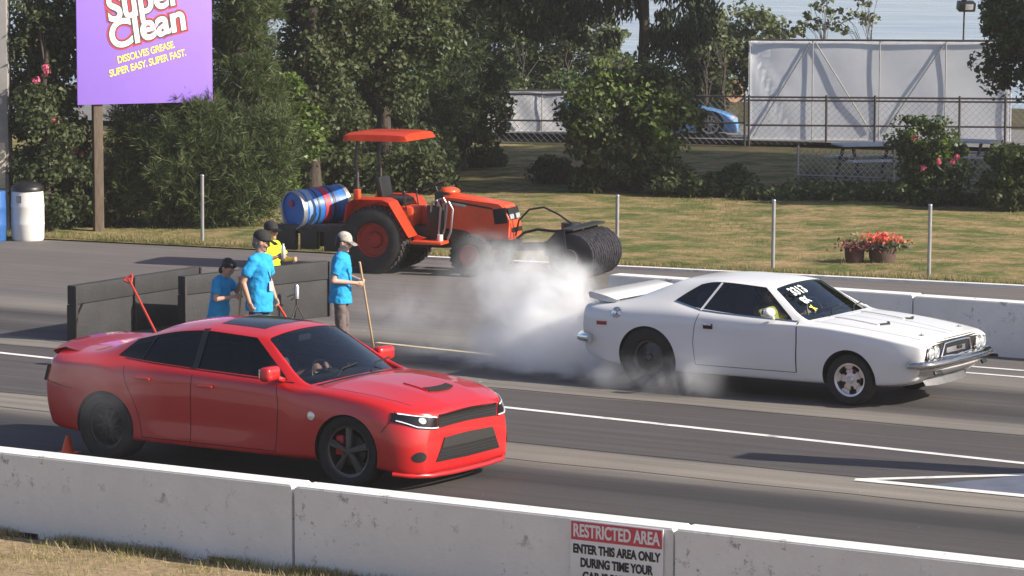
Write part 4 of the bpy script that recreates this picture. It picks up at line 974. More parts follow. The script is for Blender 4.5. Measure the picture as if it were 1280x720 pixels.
def person(label, loc, rz, H, J, skin, shirt, pants, hair, cap=None, sitting=False, group=None, long_hair=False, beard=None):
    t = thing("person", label, "person", loc, rz, group); k = H / 1.72; t.scale = (k, k, k)
    pz = J.get('pelvis', Vector((0, 0, .93))); lean = J.get('lean', Vector((0, 0, 1))).normalized()
    ch = pz + lean * .36; nk = pz + lean * .55; hd = nk + J.get('head', Vector((.02, 0, .15)))
    lf = Vector((0, 1, 0)); yaw = J.get('yaw', 0)
    hx = Vector((math.cos(yaw), math.sin(yaw), J.get('nod', 0))).normalized(); hy = Vector((-math.sin(yaw), math.cos(yaw), 0)); hz = hx.cross(hy)
    HM = Matrix(((hx.x, hy.x, hz.x, hd.x), (hx.y, hy.y, hz.y, hd.y), (hx.z, hy.z, hz.z, hd.z), (0, 0, 0, 1)))
    HP = lambda *p: HM @ Vector(p)
    big = J.get('bighead', 1.0)
    bm = NB()
    capsule(bm, pz, ch, .125, .12); ellip(bm, ch + lean * .06, (.105, .165, .13)); capsule(bm, nk - lean * .05, hd - hz * .06 - hx * .01, .055, .05)
    t2 = NB(); ellip(t2, (0, 0, .02), (.098, .077, .112)); ellip(t2, (.028, 0, -.055), (.062, .055, .062)); ellip(t2, (.098, 0, -.018), (.018, .014, .024)); ellip(t2, (.085, 0, .020), (.02, .055, .014))
    ellip(t2, (.078, 0, -.062), (.016, .026, .010)); ellip(t2, (.074, 0, -.092), (.022, .028, .018))
    for s in (-1, 1): ellip(t2, (-.005, s * .078, -.005), (.022, .012, .033)); ellip(t2, (.062, s * .045, -.025), (.028, .022, .022))
    merge(bm, t2, 0, HM @ Matrix.Scale(big, 4))
    for s, nm in ((1, 'l'), (-1, 'r')):
        sh = pz + lean * .49 + lf * s * .175; el, wr = J['el_' + nm], J['wr_' + nm]
        capsule(bm, sh, el, .050, .038); capsule(bm, el, wr, .039, .026); hand(bm, wr, J.get('hd_' + nm, wr - el), J.get('pn_' + nm, Vector((.3, -s, .2))), -s if J.get('flip_' + nm) else s)
        hip = pz + lf * s * .085 - lean * .02; kn, an = J['kn_' + nm], J['an_' + nm]
        capsule(bm, hip, kn, .082, .055); capsule(bm, kn, an, .055, .036); capsule(bm, an + Vector((-.03, 0, -.045)), an + Vector((.13, 0, -.055)), .038, .03)
    body = fused("body", bm, .0085, skin, t, 3)
    for s in (-1, 1):
        e = NB(); ellip(e, HP(.086 * big, s * .032 * big, .004), (.011, .013, .009), n=8); obj("eye", e, M['eye'], t)
    # shirt
    bm = NB(); ellip(bm, ch + lean * .05, (.135, .188, .17)); capsule(bm, pz + lean * .13, ch, .150, .142)
    ang = math.atan2(lean.x, lean.z); Mt = Matrix.Translation(pz) @ Matrix.Rotation(ang, 4, 'Y') @ Matrix.Diagonal((.86, 1.08, 1, 1))
    lathe(bm, [(.0, -.14), (.182, -.14), (.176, .03), (.150, .25), (.150, .42), (0, .42)], Mt, 28)
    for s, nm in ((1, 'l'), (-1, 'r')):
        sh = pz + lean * .485 + lf * s * .165; el = J['el_' + nm]; mid = sh.lerp(el, .72)
        capsule(bm, nk - lean * .045 + lf * s * .03, sh, .066, .068); cyl(bm, sh, mid, .066, .072, 16)
    fused("shirt", bm, .010, shirt, t, 3, .045)
    # trousers and shoes
    bm = NB(); ellip(bm, pz - lean * .0, (.13, .162, .12))
    for s, nm in ((1, 'l'), (-1, 'r')):
        hip = pz + lf * s * .085 - lean * .02; kn, an = J['kn_' + nm], J['an_' + nm]
        capsule(bm, hip, kn, .098, .078); cyl(bm, kn, an + Vector((0, 0, .0)), .078, .064, 16); ellip(bm, kn, (.078,) * 3)
    fused("trousers", bm, .011, pants, t, 3, .04)
    for s, nm in ((1, 'l'), (-1, 'r')):
        an = J['an_' + nm]; b2 = NB(); capsule(b2, an + Vector((-.035, 0, -.04)), an + Vector((.15, 0, -.052)), .046, .036); box(b2, an + Vector((.055, 0, -.075)), (.26, .085, .022), bev=.008); fused("shoe", b2, .009, M['shoe'], t, 2)
    # hair
    bm = NB(); ellip(bm, (-.018, 0, .040), (.100, .088, .104)); ellip(bm, (-.055, 0, -.02), (.055, .074, .075))
    if long_hair: ellip(bm, (.03, 0, .085), (.085, .075, .055)); ellip(bm, (-.06, 0, -.05), (.05, .078, .08))
    bmesh.ops.scale(bm, vec=(big,) * 3, verts=bm.verts); bmesh.ops.transform(bm, matrix=HM, verts=bm.verts); fused("hair", bm, .010, hair, t, 1)
    if cap is not None:
        bm = NB(); ellip(bm, (-.008, 0, .068), (.112, .096, .092)); lathe(bm, [(0, .03), (.112, .03), (.112, .06), (0, .08)], Matrix.Diagonal((1, .87, 1, 1)), 24); bmesh.ops.transform(bm, matrix=HM, verts=bm.verts); c = fused("cap", bm, .010, cap, t, 1)
        bm = NB(); rows = []
        for i in range(9):
            a = -1.1 + 2.2 * i / 8; rows.append([HP(.085 * math.cos(a) + .005, .088 * math.sin(a), .055), HP(.155 * math.cos(a * .8) + .012, .085 * math.sin(a), .045 - .012 * abs(a)), HP(.20 * math.cos(a * .62) + .005, .078 * math.sin(a), .028 - .02 * abs(a))])
        sheet(bm, rows); bmesh.ops.solidify(bm, geom=bm.faces[:], thickness=.006); obj("cap_brim", bm, cap, c)
    return t
V3 = Vector
stand = dict(kn_l=V3((.03, .10, .50)), an_l=V3((.0, .11, .085)), kn_r=V3((.02, -.10, .50)), an_r=V3((-.02, -.12, .085)))
ADULT = G(325, 469)
person("man in a bright blue tee shirt and dark cap wearing a white badge", ADULT, R(4), 1.72,
       dict(stand, el_l=V3((-.04, .27, 1.16)), wr_l=V3((.06, .26, .93)), el_r=V3((-.06, -.27, 1.16)), wr_r=V3((.02, -.25, .92)), pn_l=V3((0, -1, 0)), pn_r=V3((0, 1, 0)), yaw=R(30), nod=-.25, lean=V3((.03, 0, 1))),
       M['skin_tan'], M['blue_shirt'], M['jeans'], M['hair_grey'], M['cap_black'])
man = bpy.data.objects["person"]
bm = NB(); tube(bm, [(-.02, .075, 1.50), (.10, .07, 1.42), (.158, .03, 1.26), (.165, .0, 1.16), (.158, -.03, 1.26), (.10, -.07, 1.42), (-.02, -.075, 1.50)], .006, 6); lan = obj("lanyard", bm, M['jeans'], man)
bm = NB(); box(bm, (.172, 0, 1.10), (.008, .075, .11), bev=.003); obj("badge_card", bm, M['white_cloth'], lan)
KID = G(274, 466)
kid = person("dark haired child in a blue shirt leaning on a pale broom handle, head bowed", KID, R(6), 1.38,
       dict(stand, el_l=V3((.20, .24, 1.22)), wr_l=V3((.33, .10, 1.42)), el_r=V3((.12, -.27, 1.16)), wr_r=V3((.335, -.06, 1.20)), pn_l=V3((.3, -1, 0)), pn_r=V3((.3, 1, 0)), yaw=R(-10), nod=-.55, lean=V3((.14, 0, 1)), head=V3((.09, 0, .14)), bighead=1.12),
       M['skin'], M['blue_shirt'], M['jeans'], M['hair'], long_hair=True)
YOU = G(426, 449)
person("youth in a blue shirt, pale cap and grey brown trousers holding a long pole", YOU, R(26), 1.56,
       dict(stand, el_l=V3((.06, .25, 1.14)), wr_l=V3((.27, .06, 1.10)), el_r=V3((-.06, -.25, 1.12)), wr_r=V3((.235, -.105, 1.08)), pn_l=V3((.2, -1, .1)), pn_r=V3((.2, 1, .1)), yaw=R(-6), nod=-.28, lean=V3((.03, 0, 1)), head=V3((.035, 0, .15)), bighead=1.08),
       M['skin'], M['blue_shirt'], M['trousers'], M['hair'], M['cap_camo'])
HV = G(338, 388)
person("person in a hi vis yellow vest and sunglasses behind the black barrier", HV, R(2), 1.70,
       dict(pelvis=V3((0, 0, .44)), kn_l=V3((.42, .12, .46)), an_l=V3((.42, .12, .085)), kn_r=V3((.40, -.12, .46)), an_r=V3((.40, -.13, .085)), el_l=V3((.08, .27, .72)), wr_l=V3((.30, .16, .74)), el_r=V3((.04, -.27, .72)), wr_r=V3((.24, -.17, .80)), pn_l=V3((.2, -1, .1)), pn_r=V3((.3, 1, 0)), yaw=R(-12), nod=-.05),
       M['skin_tan'], M['hivis'], M['jeans'], M['hair_grey'], M['cap_black'])
hv = [o for o in bpy.data.objects if o.get('label', '').startswith("person in a hi vis")][0]
bm = NB()
for s in (-1, 1): box(bm, (.105, s * .036, 1.150), (.02, .052, .03), rot=(0, 0, s * .25), bev=.008)
box(bm, (.112, 0, 1.158), (.012, .03, .008)); obj("sunglasses", bm, M['black_gloss'], hv)
# seat of the hi-vis person (behind the barrier)
t = thing("camp_stool", "low folding stool under the hi vis person behind the barrier", "stool", HV + V3((-.02, 0, 0)), R(2))
bm = NB(); box(bm, (0, 0, .325), (.36, .38, .03), bev=.01); obj("seat", bm, M['cap_black'], t)
for a in (-1, 1):
    for b_ in (-1, 1):
        bm = NB(); cyl(bm, (a * .15, b_ * .16, .31), (-a * .15, b_ * .16, .0), .011, n=8); obj("leg", bm, M['steel'], t)
# bottle in the hand
t = thing("water_bottle", "clear water bottle held by the person in the hi vis vest", "bottle", (0, 0, 0)); bpy.context.view_layer.update()
hw = hv.matrix_world @ V3((.325, -.135, .78)); t.location = hw
bm = NB(); lathe(bm, [(0, 0), (.032, 0), (.033, .13), (.028, .155), (.013, .18), (.013, .20), (0, .2)], None, 18); obj("bottle_body", bm, M['lens'], t)
bm = NB(); lathe(bm, [(.0145, .185), (.0145, .205), (0, .205)], None, 12); obj("cap", bm, M['white_cloth'], t)

def local(o, p): return o.matrix_world @ V3(p)
bpy.context.view_layer.update()
def pole_tool(name, label, cat, top, foot, r, m, head=None):
    top, foot = V3(top), V3(foot); t = thing(name, label, cat, foot); d = top - foot
    bm = NB(); tube(bm, [V3((0, 0, 0)) + d * .0, d * .5, d], r, 10); obj("handle", bm, m, t)
    return t, d
# the child's broom: through both hands
h1, h2 = local(kid, (.385, .055, 1.455)), local(kid, (.395, -.0, 1.235))
ax_ = (h1 - h2).normalized()
topp = h1 + ax_ * .10; foot = h2 - ax_ * ((h2.z - .06) / ax_.z)
def broom_head(t, d, wdir):
    bm = NB(); a = math.atan2(wdir.y, wdir.x); box(bm, (0, 0, .0), (.42, .07, .035), rot=(0, 0, a), bev=.01); obj("head_block", bm, M['wood'], t)
    bm = NB(); box(bm, (0, 0, -.036), (.40, .06, .05), rot=(0, 0, a), bev=.006); obj("bristles", bm, M['bristle'], t)
t, d = pole_tool("broom", "pale wooden broom the bowed child leans on", "broom", topp, foot, .0135, M['wood']); broom_head(t, d, V3((.5, .8, 0)))
you = [o for o in bpy.data.objects if o.get('label', '').startswith("youth in a blue")][0]
p1 = local(you, (.325, -.045, 1.09)); foot = G(468, 440, .06); dv = (p1 - foot).normalized(); topp = p1 + dv * .28
t, d = pole_tool("broom", "long broom with a tan pole held out by the youth in a cap", "broom", topp, foot, .0135, M['wood']); broom_head(t, d, V3((.6, .8, 0)))
# scrapers with D-shaped grips
def scraper(label, top, foot):
    t, d = pole_tool("shovel", label, "shovel", top, foot, .015, M['red_tool']); u = d.normalized(); side = u.cross(Vector(_cf)).normalized()
    a, b = d + u * .02 + side * .055, d + u * .02 - side * .055
    bm = NB(); tube(bm, [d - u * .10, d - u * .05 + side * .03, d + side * .055, d + u * .05 + side * .058], .013, 8); tube(bm, [d - u * .10, d - u * .05 - side * .03, d - side * .055, d + u * .05 - side * .058], .013, 8); cyl(bm, d + u * .05 + side * .07, d + u * .05 - side * .07, .014, n=8)
    obj("grip", bm, M['red_tool'], t)
    bm = NB(); sheet(bm, [[side * .14 + u * .22, u * .25 + Vector(_cf) * .02, -side * .14 + u * .22], [side * .15 - u * .05, -u * .05 + Vector(_cf) * .02, -side * .15 - u * .05]]); bmesh.ops.solidify(bm, geom=bm.faces[:], thickness=.004); obj("blade", bm, M['red_tool'], t)
    return t
scraper("red shovel with a D grip leaning on the left black barrier", G(161, 349, .84), G(207, 440, .06))
scraper("red shovel beside the man's hand in front of the scuffed black barrier", G(327, 348, .86), G(372, 420, .06))
# small stand with a bright canister
st = G(371, 404); t = thing("tripod_stand", "little black tripod with a silver canister before the scuffed barrier", "stand", st)
for k in range(3):
    a = k * 2.1 + .4; bm = NB(); cyl(bm, (0, 0, .26), (.13 * math.cos(a), .13 * math.sin(a), 0), .010, n=8); obj("leg", bm, M['dark_steel'], t)
bm = NB(); cyl(bm, (0, 0, .22), (0, 0, .34), .016, n=10); obj("post", bm, M['dark_steel'], t)
bm = NB(); lathe(bm, [(0, .34), (.035, .34), (.037, .50), (.026, .525), (.02, .535), (0, .535)], None, 18); obj("canister", bm, M['alloy'], t)
bm = NB(); cyl(bm, (-.02, 0, .40), (-.14, -.03, .36), .012, n=8); cyl(bm, (-.02, 0, .36), (-.12, .04, .31), .010, n=8); obj("clamp_arm", bm, M['steel'], t)
# cone by the red car's rear wheel
cn = G(85, 567); t = thing("traffic_cone", "small orange cone just behind the red car's rear wheel", "cone", cn)
bm = NB(); lathe(bm, [(.07, .018), (.02, .19), (.012, .197), (0, .197)], None, 20); obj("cone_body", bm, M['cone'], t)
bm = NB(); box(bm, (0, 0, .009), (.20, .20, .018), bev=.006); obj("base", bm, M['cone'], t)
# the white car's driver
drv = person("driver in a pale yellow shirt sitting at the white car's wheel", WHT + V3((-.30, .36, .02)), R(.6), 1.70,
       dict(pelvis=V3((0, 0, .42)), lean=V3((-.22, 0, 1)), kn_l=V3((.44, .14, .50)), an_l=V3((.82, .12, .42)), kn_r=V3((.44, -.12, .50)), an_r=V3((.82, -.1, .42)), el_l=V3((.10, .24, .70)), wr_l=V3((.44, .14, .88)), el_r=V3((.16, -.26, .70)), wr_r=V3((.46, -.12, .88)), head=V3((.03, 0, .15)), pn_l=V3((.2, -1, 0)), pn_r=V3((.2, 1, 0))),
       M['skin'], M['yellow_shirt'], M['jeans'], M['hair'], None)
drv.location = WHT + V3((-.26, .36, -.02))
drv = person("driver barely visible behind the red car's dark glass", RED + V3((-.22, .37, .03)), R(-.4), 1.70,
       dict(pelvis=V3((0, 0, .50)), lean=V3((-.24, 0, 1)), kn_l=V3((.44, .14, .56)), an_l=V3((.80, .12, .42)), kn_r=V3((.44, -.12, .56)), an_r=V3((.80, -.1, .42)), el_l=V3((.10, .24, .80)), wr_l=V3((.42, .14, .92)), el_r=V3((.16, -.26, .78)), wr_r=V3((.44, -.12, .92)), head=V3((.03, 0, .15)), pn_l=V3((.2, -1, 0)), pn_r=V3((.2, 1, 0))),
       M['skin_tan'], M['trousers'], M['jeans'], M['hair'], None)

# ------------------------------------------------------------------ tractor
TA = R(12); tl_ = V3((-math.sin(TA), math.cos(TA), 0)); TR = G(470, 341) + tl_ * .52
tr = thing("tractor", "orange tractor with a canopy and a black roller broom on its nose", "tractor", TR, TA)
T_ = lambda nm, bm, m, par=None, **k: obj(nm, bm, m, par or tr, **k)
def tractor_wheel(x, sy, r, wd, rimr, y, lugs):
    Mx = Matrix.Rotation(-sy * math.pi / 2, 4, 'X'); d = wd / 2; bm = NB()
    lathe(bm, [(rimr, -d * .7), (rimr, d * .6), (rimr + .02, d * .66), (rimr * .96, d * .62), (rimr * .9, d * .2), (rimr * .5, d * .1), (rimr * .42, d * .35), (.0, d * .35)], Mx, 40)
    for k in range(6):
        a = k * math.pi / 3; t = NB(); cyl(t, (rimr * .32 * math.cos(a), rimr * .32 * math.sin(a), d * .34), (rimr * .32 * math.cos(a), rimr * .32 * math.sin(a), d * .48), .018, n=6); merge(bm, t, 0, Mx)
    o = T_("wheel", bm, mat("dull_red_rim", (.40, .035, .02), .6, var=.2, scale=8)); o.location = (x, sy * y, r)
    bm = NB(); lathe(bm, [(rimr, -d * .75), (rimr + .03, -d), (r * .86, -d * 1.05), (r * .955, -d * .9), (r * .975, -d * .5), (r * .98, 0), (r * .975, d * .5), (r * .955, d * .9), (r * .86, d * 1.05), (rimr + .03, d), (rimr, d * .75)], Mx, 56, close=True)
    n = lugs
    for k in range(n):
        for row in range(5):
            a = (k + .5 * (row % 2)) * 2 * math.pi / n; z = d * (-.8 + .4 * row); t = NB()
            box(t, (r * .982, 0, z), (r * .05, 2 * math.pi * r / n * .62, d * .30), bev=.004, seg=1); merge(bm, t, 0, Mx @ Matrix.Rotation(a, 4, 'Z'))
    obj("tyre", bm, M['tyre_dusty'], o)
for s in (-1, 1):
    tractor_wheel(0, s, .525, .36, .27, .52, 34); tractor_wheel(1.60, s, .325, .24, .175, .50, 26)
# bonnet
bm = NB(); prof = [(.98, .70), (.98, 1.215), (1.10, 1.235), (1.95, 1.115), (2.06, 1.085), (2.10, 1.0), (2.13, .86), (2.16, .78), (2.15, .56), (1.55, .56), (1.42, .72)]
prism(bm, [(x, -.25, z) for x, z in prof], (0, .50, 0)); bmesh.ops.bevel(bm, geom=bm.edges[:], offset=.035, segments=3, affect='EDGES'); T_("bonnet", bm, M['orange'])
bm = NB(); box(bm, (2.095, 0, .955), (.05, .44, .20), rot=(0, -.2, 0), bev=.015); gr = T_("front_grille", bm, M['grille'])
for s in (-1, 1): bm = NB(); box(bm, (2.11, s * .13, .915), (.06, .16, .085), rot=(0, -.2, 0), bev=.015); T_("headlamp", bm, M['lens'])
bm = NB(); box(bm, (2.155, 0, .715), (.04, .42, .07), rot=(0, -.05, 0), bev=.008); T_("lower_grille", bm, M['grille'])
for s in (-1, 1):
    bm = NB(); box(bm, (1.98, s * .248, .93), (.22, .014, .24), rot=(0, -.15, 0), bev=.004); T_("side_grille", bm, M['grille'])
    bm = NB(); box(bm, (1.50, s * .252, 1.09), (.72, .012, .03), rot=(0, .135, 0), bev=.003); T_("side_stripe", bm, M['black_trim'])
    bm = NB(); box(bm, (1.28, s * .256, 1.085), (.26, .012, .04), rot=(0, .135, 0), bev=.003); T_("name_plate", bm, M['steel'])
# engine, clutch housing, axles
bm = NB(); box(bm, (1.32, 0, .62), (.66, .42, .44), bev=.03); box(bm, (.62, 0, .56), (.9, .36, .34), bev=.04); box(bm, (0, 0, .525), (.34, .74, .30), bev=.06); cyl(bm, (0, -.5, .525), (0, .5, .525), .09, n=14); box(bm, (1.60, 0, .34), (.14, .86, .12), bev=.02); box(bm, (1.9, 0, .48), (.6, .34, .16), bev=.02); T_("drivetrain", bm, M['dark_steel'])
for k, (x, z0, z1) in enumerate(((.93, 1.12, .60), (1.04, 1.16, .72), (1.13, 1.10, .66))):
    bm = NB(); tube(bm, [(x - .1, -.28, z1 + .3), (x - .06, -.33, z0), (x + .03, -.34, z0 + .03), (x + .09, -.33, z0 - .08), (x + .05, -.32, z1), (x - .02, -.27, z1 - .12)], .018, 8); T_("hydraulic_hose", bm, M['steel'])
bm = NB(); box(bm, (.92, -.26, .86), (.30, .10, .42), bev=.02); T_("battery_box", bm, M['black_trim'])
bm = NB(); cyl(bm, (1.02, -.36, .48), (1.02, -.36, .62), .045, n=12); T_("oil_filter", bm, M['white_plastic'])
# platform, mudguards, seat
for s in (-1, 1):
    bm = NB(); prof = [(-.46, .86), (-.42, 1.10), (-.30, 1.17), (.18, 1.17), (.28, 1.13), (.62, .60), (.78, .56), (.78, .48), (.50, .46)]
    arc = [(.53 * math.cos(a) * 1.09, .525 + .53 * math.sin(a) * 1.09) for a in [R(0 + 150 * i / 12) for i in range(13)]]
    y0 = s * .33; prism(bm, [(x, y0, z) for x, z in prof[:-2] + [(.60, .50)] + arc], (0, s * .035, 0))
    top = [(-.47, .82), (-.42, 1.10), (-.30, 1.175), (.18, 1.175), (.285, 1.135), (.63, .60)]
    rows = [[(x, y0, z), (x, s * .70, z - .015)] for x, z in top]; sheet(bm, rows); bmesh.ops.solidify(bm, geom=[f for f in bm.faces if len(f.verts) == 4 and abs(f.calc_center_median().y) > .5], thickness=.02)
    T_("mudguard", bm, M['orange'], ang=30)
    bm = NB(); box(bm, (.86, s * .40, .50), (.52, .36, .05), bev=.015); T_("footplate", bm, M['orange'])
    bm = NB(); tube(bm, [(-.34, s * .46, 1.12), (-.335, s * .46, 1.55), (-.37, s * .46, 1.75), (-.32, s * .46, 2.11)], .028, 10); ps = T_("canopy_post", bm, M['dark_steel'])
    bm = NB(); box(bm, (-.34, s * .46, 1.20), (.10, .10, .20), bev=.02); T_("post_socket", bm, M['orange'], ps)
    bm = NB(); cyl(bm, (-.44, s * .42, 1.0), (-.50, s * .42, 1.0), .05, n=14); T_("tail_lamp", bm, M['lens'])
bm = NB(); box(bm, (.30, 0, .86), (.42, .5, .34), bev=.06); box(bm, (.62, .18, .74), (.5, .12, .38), rot=(0, .6, 0), bev=.04); T_("seat_base", bm, M['orange'])
bm = NB(); box(bm, (.14, 0, 1.10), (.44, .46, .12), bev=.05); box(bm, (-.08, 0, 1.30), (.10, .44, .36), rot=(0, -.2, 0), bev=.045); T_("seat", bm, M['black_trim'])
bm = NB(); box(bm, (.98, 0, 1.10), (.26, .40, .36), bev=.05); T_("dash_housing", bm, M['black_trim'])
bm = NB(); ellip(bm, (1.04, 0, 1.27), (.16, .19, .075)); T_("dash_cap", bm, M['orange'])
bm = NB(); t2 = NB(); pts = [V3((.19 * math.cos(a), .19 * math.sin(a), 0)) for a in [i * 2 * math.pi / 24 for i in range(25)]]; tube(t2, pts, .015, 8)
for k in range(3): cyl(t2, (0, 0, -.02), (.19 * math.cos(k * 2.094), .19 * math.sin(k * 2.094), 0), .012, n=6)
cyl(t2, (0, 0, 0), (0, 0, -.3), .02, n=8); merge(bm, t2, 0, Matrix.Translation((.78, 0, 1.36)) @ Matrix.Rotation(-.45, 4, 'Y')); T_("steering_wheel", bm, M['black_trim'])
for y in (-.24, .26):
    bm = NB(); cyl(bm, (.42, y, .9), (.36, y, 1.24), .012, n=8); ellip(bm, (.36, y, 1.25), (.03, .03, .035), n=10); T_("lever", bm, M['black_trim'])
# canopy
bm = NB(); rows = []
for i in range(13):
    x = -.50 + 1.02 * i / 12; u = abs(x - .02) / .57; rows.append([(x, y, 2.205 - .035 * u ** 4 - .04 * (abs(y) / .58) ** 6) for y in [-.58 + 1.16 * j / 10 for j in range(11)]])
rows = [[V3((r[0][0], -.60, 2.065))] + [V3(p) for p in r] + [V3((r[0][0], .60, 2.065))] for r in rows]
rows = [[V3((-.53, p.y, 2.065)) for p in rows[0]]] + rows + [[V3((.56, p.y, 2.075)) for p in rows[-1]]]
sheet(bm, rows); bmesh.ops.solidify(bm, geom=bm.faces[:], thickness=.015); cn_ = T_("canopy", bm, M['orange'])
bm = NB(); box(bm, (0, 0, 2.10), (1.0, .06, .05)); box(bm, (-.32, 0, 2.09), (.06, 1.0, .06)); T_("canopy_frame", bm, M['dark_steel'], cn_)
bm = NB(); box(bm, (-.46, .14, 1.86), (.08, .09, .09), bev=.02); T_("work_lamp", bm, M['black_trim'])
# roller broom on the nose
bm = NB(); Mx = Matrix.Translation((3.30, 0, .37)) @ Matrix.Rotation(math.pi / 2, 4, 'X'); pr = []
for k in range(14):
    z = -.70 + 1.40 * k / 14; pr += [(.30, z + .004), (.36, z + .02), (.37, z + .05), (.36, z + .08), (.30, z + .096)]
lathe(bm, [(0, -.705)] + pr + [(0, .705)], Mx, 72)
for v in bm.verts:
    rr = math.hypot(v.co.x - 3.30, v.co.z - .37)
    if rr > .2: k = 1 + .04 * (rng.random() - .5); v.co.x = 3.30 + (v.co.x - 3.30) * k; v.co.z = .37 + (v.co.z - .37) * k
br = T_("roller_broom", bm, M['bristle'], ang=25)
bm = NB(); cyl(bm, (3.3, -.76, .37), (3.3, .76, .37), .06, n=14); cyl(bm, (3.3, -.80, .37), (3.3, -.72, .37), .13, n=20); T_("hub", bm, M['dark_steel'], br)
bm = NB(); rows = []
for i in range(9):
    a = R(98 + 80 * i / 8); rows.append([(3.30 + .42 * math.cos(a), y, .40 + .42 * math.sin(a)) for y in (-.74, 0, .74)])
sheet(bm, rows); bmesh.ops.solidify(bm, geom=bm.faces[:], thickness=.012)
gd = T_("broom_hood", bm, M['dark_steel'])
bm = NB(); box(bm, (3.26, 0, .80), (.20, 1.46, .03), rot=(0, .02, 0), bev=.008); T_("hood_rail", bm, M['rim_gun'])
for s in (-1, 1):
    bm = NB(); prism(bm, [(2.90, s * .745, .40), (2.94, s * .745, .62), (3.08, s * .745, .76), (3.22, s * .745, .80), (3.26, s * .745, .46), (3.34, s * .745, .38), (3.28, s * .745, .31), (3.1, s * .745, .36)], (0, s * .015, 0)); T_("end_plate", bm, M['dark_steel'], gd)
    bm = NB(); box(bm, (2.55, s * .22, .46), (.86, .07, .09), rot=(0, -.05, 0), bev=.01); T_("push_arm", bm, M['dark_steel'])
bm = NB(); tube(bm, [(2.18, -.10, .62), (2.24, -.12, .86), (2.42, -.14, 1.04), (2.66, -.14, 1.08), (2.9, -.14, .98), (3.12, -.14, .84)], .016, 8); T_("hydraulic_hose", bm, M['black_trim'])
bm = NB(); tube(bm, [(2.16, .0, .56), (2.28, .0, .66), (2.5, 0, .72), (2.8, 0, .70), (3.0, 0, .72)], .022, 8); T_("hydraulic_hose", bm, M['black_trim'])
bm = NB(); box(bm, (2.92, .0, .56), (.12, 1.3, .1), bev=.01); cyl(bm, (2.9, .45, .45), (2.9, .45, .8), .16, n=18); T_("broom_frame", bm, M['dark_steel'])
# carrier behind
bm = NB(); box(bm, (-1.10, 0, .66), (1.25, 1.0, .10), bev=.01); box(bm, (-.70, -.32, .60), (.5, .08, .1), rot=(0, .3, 0)); box(bm, (-.70, .32, .60), (.5, .08, .1), rot=(0, .3, 0)); T_("carrier_frame", bm, M['dark_steel'])
for x, y, sx, sz in ((-1.55, -.45, .34, .34), (-1.15, -.47, .30, .30), (-.80, -.40, .24, .36), (-1.4, .3, .5, .36)):
    bm = NB(); box(bm, (x, y, .48), (sx, .12, sz), bev=.02); T_("ballast_block", bm, M['black_trim'])
for s in (-1, 1): bm = NB(); tube(bm, [(-1.62, s * .42, .70), (-1.68, s * .42, 1.06)], .02, 8); T_("carrier_stake", bm, M['steel'])
# drum on the carrier
DC = AT(396, 258, tr.location + V3((-1.05, -.25, 1.05))); dx = (Vector(_cr) * .76 + Vector(_fh) * .63 + V3((0, 0, .07))).normalized(); dz = (V3((0, 0, 1)) - dx * dx.z).normalized(); dy = dz.cross(dx)
t = thing("steel_drum", "blue steel drum with red and pale bands lying behind the tractor", "drum", DC - V3((0, 0, .32))); 
MD = Matrix(((dz.x, dy.x, dx.x, 0), (dz.y, dy.y, dx.y, 0), (dz.z, dy.z, dx.z, .32), (0, 0, 0, 1)))
def band(z0, z1, r0=.302, r1=.302): b = NB(); lathe(b, [(r0 - .02, z0), (r0, z0), (r1, z1), (r1 - .02, z1)], MD, 48, close=True); return b
bm = NB(); lathe(bm, [(0, -.435), (.27, -.435), (.275, -.455), (.298, -.455), (.298, .455), (.275, .455), (.27, .435), (0, .435)], MD, 48); obj("drum_shell", bm, M['blue_drum'], t)
for z0, z1, m in ((-.47, -.40, M['steel']), (.40, .47, M['steel']), (-.36, -.25, M['drum_white']), (-.04, .08, M['drum_band']), (.17, .25, M['blue_plastic']), (-.17, -.14, M['dark_steel']), (.13, .16, M['dark_steel'])):
    obj("band", band(z0, z1, .306, .306), m, t)
bm = NB(); t2 = NB(); cyl(t2, (.1, .05, -.44), (.1, .05, -.47), .05, n=14); merge(bm, t2, 0, MD); obj("bung", bm, M['drum_band'], t)
for zz in (-.28, .28):
    bm = NB(); q = MD @ V3((0, 0, zz)); box(bm, (q.x, q.y, q.z - .33), (.12, .62, .12), rot=(0, 0, math.atan2(dy.y, dy.x) - math.pi / 2), bev=.01); obj("cradle", bm, M['dark_steel'], t)
# ------------------------------------------------------------------ plants
def quads(name, P, m, parent=None, kind=None):
    """P: (n,4,3) corner points of leaves -> one mesh"""
    n = len(P); me = bpy.data.meshes.new(name)
    me.vertices.add(n * 4); me.vertices.foreach_set("co", P.reshape(-1).astype(np.float32))
    me.loops.add(n * 4); me.loops.foreach_set("vertex_index", np.arange(n * 4, dtype=np.int32))
    me.polygons.add(n); me.polygons.foreach_set("loop_start", np.arange(n, dtype=np.int32) * 4); me.polygons.foreach_set("loop_total", np.full(n, 4, dtype=np.int32))
    me.update(calc_edges=True); me.validate()
    me.materials.append(m); o = link(name, me, parent)
    if kind: o['kind'] = kind
    return o
def unit(a): return a / np.maximum(1e-9, np.linalg.norm(a, axis=-1, keepdims=True))
def leaf_quads(C, Nn, L, W, rg, droop=0.0):
    n = len(C); r = unit(rg.normal(size=(n, 3))); t = np.cross(Nn, r); t = unit(t + np.array([0, 0, -droop])); b = unit(np.cross(Nn, t))
    l = (L * rg.uniform(.6, 1.3, n))[:, None]; w = (W * rg.uniform(.7, 1.2, n))[:, None]
    return np.stack([C - t * l * .5, C + b * w * .5 + Nn * w * .15, C + t * l * .5, C - b * w * .5 + Nn * w * .15], 1)
